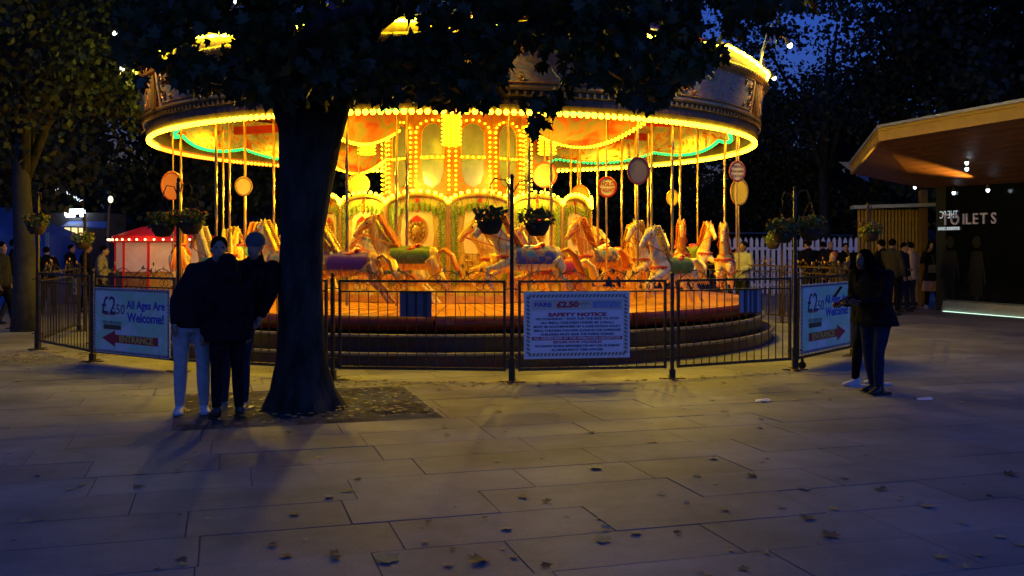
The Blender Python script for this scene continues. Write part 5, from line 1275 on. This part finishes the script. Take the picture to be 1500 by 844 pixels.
    if skirt:
        z0, z1, m_ = skirt; b = MB(); b.tube([Vector((0, 0, z0)), Vector((0, 0, (z0 + z1) / 2)), Vector((0, 0, z1))], [(.19 * w, .15), (.225 * w, .18), (.25 * w, .20)], 18, ref=X)
        b.build('skirt', m_, o, True)
    if not hat and not hood:
        b = MB(); b.ell(hd + Vector((0, -.025, .04 * s)), (.088 * s, .10 * s, .095 * s), 12, 9)
        if hair == 'long':
            b.tube([hd + Vector((0, -.04, .06)), hd + Vector((0, -.085, -.03)), nk + Vector((0, -.10, -.02)), chest + Vector((0, -.14, .02)), chest + Vector((0, -.13, -.12))], [(.08, .06), (.105, .07), (.115, .06), (.12, .05), (.06, .03)], 10, ref=X)
            for q_ in (-1, 1): b.tube([hd + Vector((q_ * .07, -.01, .05)), hd + Vector((q_ * .088, .02, -.06)), nk + Vector((q_ * .10, .04, -.04)), chest + Vector((q_ * .11, .10, .02))], [(.025, .05), (.03, .05), (.035, .05), (.015, .02)], 8)
        elif hair == 'bald': b = MB(); b.tube([hd + Vector((0, -.085, -.02)), hd + Vector((0, -.088, -.05))], [(.07, .02), (.06, .015)], 8, ref=X)
        put('hair', fuse(b, vox * .7, 'hair', hairm, 2), o)
    if hat:
        b = MB(); b.ell(hd + Vector((0, -.012, .055 * s)), (.096 * s, .112 * s, .092 * s), 14, 9); me = fuse(b, .012, 'hat', hat, 2); put('beanie', me, o)
        b = MB(); b.tube([hd + Vector((.094 * s * math.cos(t), -.012 + .112 * s * math.sin(t), .022 - .012 * math.sin(t))) for t in [2 * PI * q_ / 20 for q_ in range(21)]], .006, 6); b.build('beanie_rim', hat, o, True)
    for k in (0, 1):
        b = MB(); a = an[k]; dx = (-.02, .02)[k]
        b.tube([a + Vector((0, -.055, -.048)), a + Vector((dx * .3, .0, -.04)), a + Vector((dx, .09, -.052)), a + Vector((dx * 1.3, .155, -.062))], [(.03, .035), (.05, .04), (.028, .045), (.016, .032)], 10, ref=(0, 0, 1))
        b.tube([a + Vector((0, -.02, -.03)), a + Vector((0, -.01, .02 if not boots else .22))], [.045, .044 if not boots else .058], 10)
        me = fuse(b, .012, 'shoe', shoes, 2); put('boot' if boots else 'shoe', me, o)
        b = MB(); b.prism([(-.042, -.085), (.042, -.085), (.048, .06), (.03, .155), (-.03, .155), (-.048, .06)], .022, Matrix.Translation((a.x + dx * .6, a.y, .0)) @ Matrix.Rotation(PI / 2, 4, 'X') @ Matrix.Scale(1, 4, (0, 0, 1)) @ Matrix.Translation((0, 0, 0)))
        b.v = [(x, y if True else 0, abs(z)) for x, y, z in b.v]; b.v = [(x, a.y + (y - a.y), z) for x, y, z in b.v]
        b.build('sole', shoes, o)
    if bag:
        bx, by, bz, m_ = bag; b = MB(); b.box(bx - .13, by - .05, bz - .10, bx + .13, by + .05, bz + .10, b=.03); bo = b.build('shoulder_bag', m_, o)
        b = MB(); b.tube([Vector((bx, by, bz + .1)), chest + Vector((0, .16, .05)), sh + Vector((-.12 if bx > 0 else .12, .02, .08))], .008, 5); b.build('bag_strap', m_, bo)
    if scarf: b = MB(); b.tube([nk + Vector((.085 * math.cos(t), -.01 + .085 * math.sin(t), 0)) for t in [2 * PI * q_ / 16 for q_ in range(17)]], .03, 8); b.build('scarf', scarf, o, True)
    return o
_pers = person
def casual(loc, face, Ht, *a, **k):
    q_ = random.random
    def am(sx):
        c = random.choice((0, 1, 2))
        return (((sx * .24, .02, 1.14), (sx * .23, .08, .88)), ((sx * .27, .0, 1.14), (sx * .12, .20, 1.08)), ((sx * .25, .10, 1.16), (sx * .10, .16, 1.40)))[c]
    k.setdefault('arms', [am(-1), am(1)]); k.setdefault('lean', ((q_() - .5) * .12, (q_() - .5) * .06)); k.setdefault('head', ((q_() - .5) * .06, q_() * .06)); k.setdefault('feet', ((-.12 - .06 * q_(), .1 * q_()), (.10 + .06 * q_(), -.1 * q_()))); k.setdefault('wide', random.uniform(.95, 1.2))
    return _pers(loc, face + (q_() - .5) * .6, Ht, *a, **k)
white_t = cloth('pale_denim', (.5, .49, .48), (.38, .37, .37)); maroon = cloth('maroon_jacket', (.022, .012, .014)); navy = cloth('navy_cloth', (.012, .016, .04)); wshoe = mat('white_shoe', (.6, .6, .66), .5); bshoe = mat('black_shoe', (.012, .012, .012), .35)
greyb = cloth('grey_beanie', (.085, .09, .10)); jeans = cloth('dark_jeans', (.015, .02, .045)); blackl = mat('black_leather', (.012, .012, .013), .3)
UP = 0.0   # facing away from the camera (+y)
# the three standing by the tree
p_ = G(281, 606); person(p_, PI + .35, 1.70, 'man in dark jacket, pale trousers and white shoes leaning left of the two other men', maroon, white_t, wshoe, lean=(-.20, .04), head=(-.05, .03), feet=((.12, .04), (-.10, .0)) if 0 else ((-.11, .03), (.11, -.02)),
       arms=[((-.30, .06, 1.16), (-.12, .20, 1.00)), ((.27, .03, 1.12), (.24, .10, .88))], vox=.018, wide=1.12)
p_ = G(334, 612); person(p_, .5, 1.52, 'hooded figure all in black standing in the middle of the three at the tree', blackc, blackc, bshoe, hood=True, lean=(.0, 0), head=(.0, .03), vox=.018, wide=1.2, coat=.08)
p_ = G(344, 603) + Vector((.0, .12, 0)); person(p_, PI - .25, 1.73, 'man in grey beanie and black coat leaning on the tree trunk', blackc, jeans, mat('grey_shoe', (.2, .2, .23), .5), hat=greyb, lean=(-.17, -.02), head=(-.02, .02), feet=((-.07, .02), (.12, .08)), vox=.018, wide=1.15,
       arms=[((-.28, .05, 1.14), (-.22, .10, .92)), ((.26, .06, 1.14), (.12, .18, .98))])
# two women at the right
p_ = G(1283, 576); person(p_, PI / 2 + .45, 1.60, 'woman in black jacket, dark jeans and black boots looking down at a phone at right', blackc, jeans, blackl, hair='long', lean=(0, .07), head=(0, .10), boots=True, vox=.018, skm=skin_d, bag=(.22, -.05, .98, navy),
       arms=[((-.24, .10, 1.12), (-.08, .30, 1.10)), ((.25, .08, 1.12), (.10, .30, 1.10))], feet=((-.08, .05), (.09, -.05)), coat=.10, wide=1.5)
p_ = G(1262, 566) + Vector((.05, .05, 0)); person(p_, PI / 2 - .1, 1.56, 'woman in black with white trainers beside the woman in boots', blackc, blackc, wshoe, hair='long', lean=(0, .03), head=(0, .08), vox=.018, skm=skin_d,
       arms=[((-.22, .10, 1.1), (-.05, .26, 1.05)), ((.22, .08, 1.1), (.08, .26, 1.05))], feet=((-.07, .12), (.10, -.18)), coat=.10, wide=1.35)
m = MB(); m.box(-.035, -.004, -.07, .035, .004, .07, b=.003); o = m.build('phone_body', mat('phone_black', (.01, .01, .012), 1.0, spec=0), None); o.name = 'phone'; o.location = G(1283, 576) + Vector((-.42, .0, 1.12)); o.rotation_euler = (.6, 0, PI / 2)
tag(o, 'small black phone held by the woman in boots', 'phone')
# group by the slatted screen
tanc = cloth('tan_coat', (.72, .48, .32), (.6, .4, .26)); blk2 = cloth('charcoal_coat', (.014, .013, .014)); pink = cloth('dusty_pink_skirt', (.62, .38, .28), (.5, .3, .22))
p_ = G(1333, 453.5); person(p_, .35, 1.72, 'person seen from behind in a pale tan hooded coat by the slatted screen', tanc, jeans, bshoe, vox=.026, coat=.16, arms=[((-.25, .05, 1.14), (-.20, .22, 1.05)), ((.25, .03, 1.14), (.22, .10, .92))], scarf=tanc, bag=(-.24, .04, 1.02, cloth('ochre_bag', (.45, .25, .08))))
p_ = G(1364, 452); person(p_, PI - .15, 1.74, 'long haired woman in dark top and dusty pink skirt with white trainers facing the camera', blk2, blackc, wshoe, hair='long', vox=.026, coat=.22, skirt=(.80, .46, pink), bag=(-.02, .19, 1.04, cloth('grey_bag', (.14, .13, .13))),
       arms=[((-.25, .06, 1.12), (-.24, .12, .88)), ((.27, .10, 1.18), (.12, .16, 1.46))], feet=((-.16, .06), (.12, .02)))
p_ = Vector(((1292 - 750) * 24 / F, 24, 0)); casual(p_, .5, 1.77, 'dark haired person in black behind the two women, nearest the screen edge', blackc, blackc, bshoe, vox=.028, coat=.12)
p_ = Vector(((1309 - 750) * 23.5 / F, 23.5, 0)); casual(p_, -.9, 1.78, 'man in dark olive jacket turned right in the group by the screen', cloth('olive_jacket', (.035, .03, .018)), blackc, bshoe, vox=.028)
p_ = Vector(((1321 - 750) * 24.6 / F, 24.6, 0)); casual(p_, -2.4, 1.70, 'person in navy coat between the olive jacket and the tan coat', navy, jeans, bshoe, vox=.028)
# people before the picket fence
for x, d, fa, h, lab, top, kw in ((1185, 25, .3, 1.78, 'broad person in black seen from behind before the picket fence', blackc, dict(wide=1.2)), (1213, 29, PI, 1.76, 'bald man in dark coat before the picket fence', blk2, dict(hair='bald')),
        (1236, 28, PI - .4, 1.70, 'man in black coat right of the bald man', blackc, dict()), (1224, 21.5, 1.9, 1.50, 'shorter red haired person in dark top in front of the bald man', blk2, dict(hairm=mat('red_hair', (.25, .07, .02), .6))),
        (1205, 30, 0, 1.75, 'dark figure between the broad person and the bald man', blackc, dict()), (1088, 22.5, PI / 2 + .6, 1.72, 'man in a white shirt beside the right end of the carousel', cloth('white_shirt', (.22, .22, .24), (.3, .3, .32)), dict(skm=skin_d)), (1076, 24.0, PI, 1.55, 'child in teal top behind the rightmost horse', cloth('teal_top', (.02, .16, .16)), dict())):
    casual(Vector(((x - 750) * d / F, d, 0)), fa, h, lab, top, blackc, bshoe, vox=.03, **kw)
# left edge
p_ = G(22, 474); person(p_, -PI / 2 + .2, 1.76, 'person in black walking past the left edge with a yellow green bag', blackc, jeans, bshoe, vox=.026, feet=((-.1, .26), (.1, -.28)), coat=.05, bag=(-.26, .05, 1.0, cloth('yellow_green_bag', (.28, .3, .03))))
p_ = Vector(((2 - 750) * 19.5 / F, 19.5, 0)); person(p_, -PI / 2, 1.70, 'figure in grey cut by the left edge of the picture', cloth('grey_coat', (.03, .03, .035)), blackc, bshoe, vox=.03, feet=((-.1, .2), (.1, -.22)))
for x, d, h, lab in ((72, 24, 1.6, 'dark figure left of the white lit kiosk'), (91, 29, 1.6, 'dark figure standing in front of the kiosk window, left one'), (104, 28, 1.66, 'dark figure standing in front of the kiosk window, right one'), (126, 24.5, 1.70, 'dark figure between the kiosk and the flower basket post'), (149, 23.5, 1.62, 'person in pale jacket behind the left railing')):
    casual(Vector(((x - 750) * d / F, d, 0)), random.uniform(0, 6), h, lab, blackc if x != 149 else cloth('pale_jacket', (.22, .17, .1)), blackc, bshoe, vox=.034)
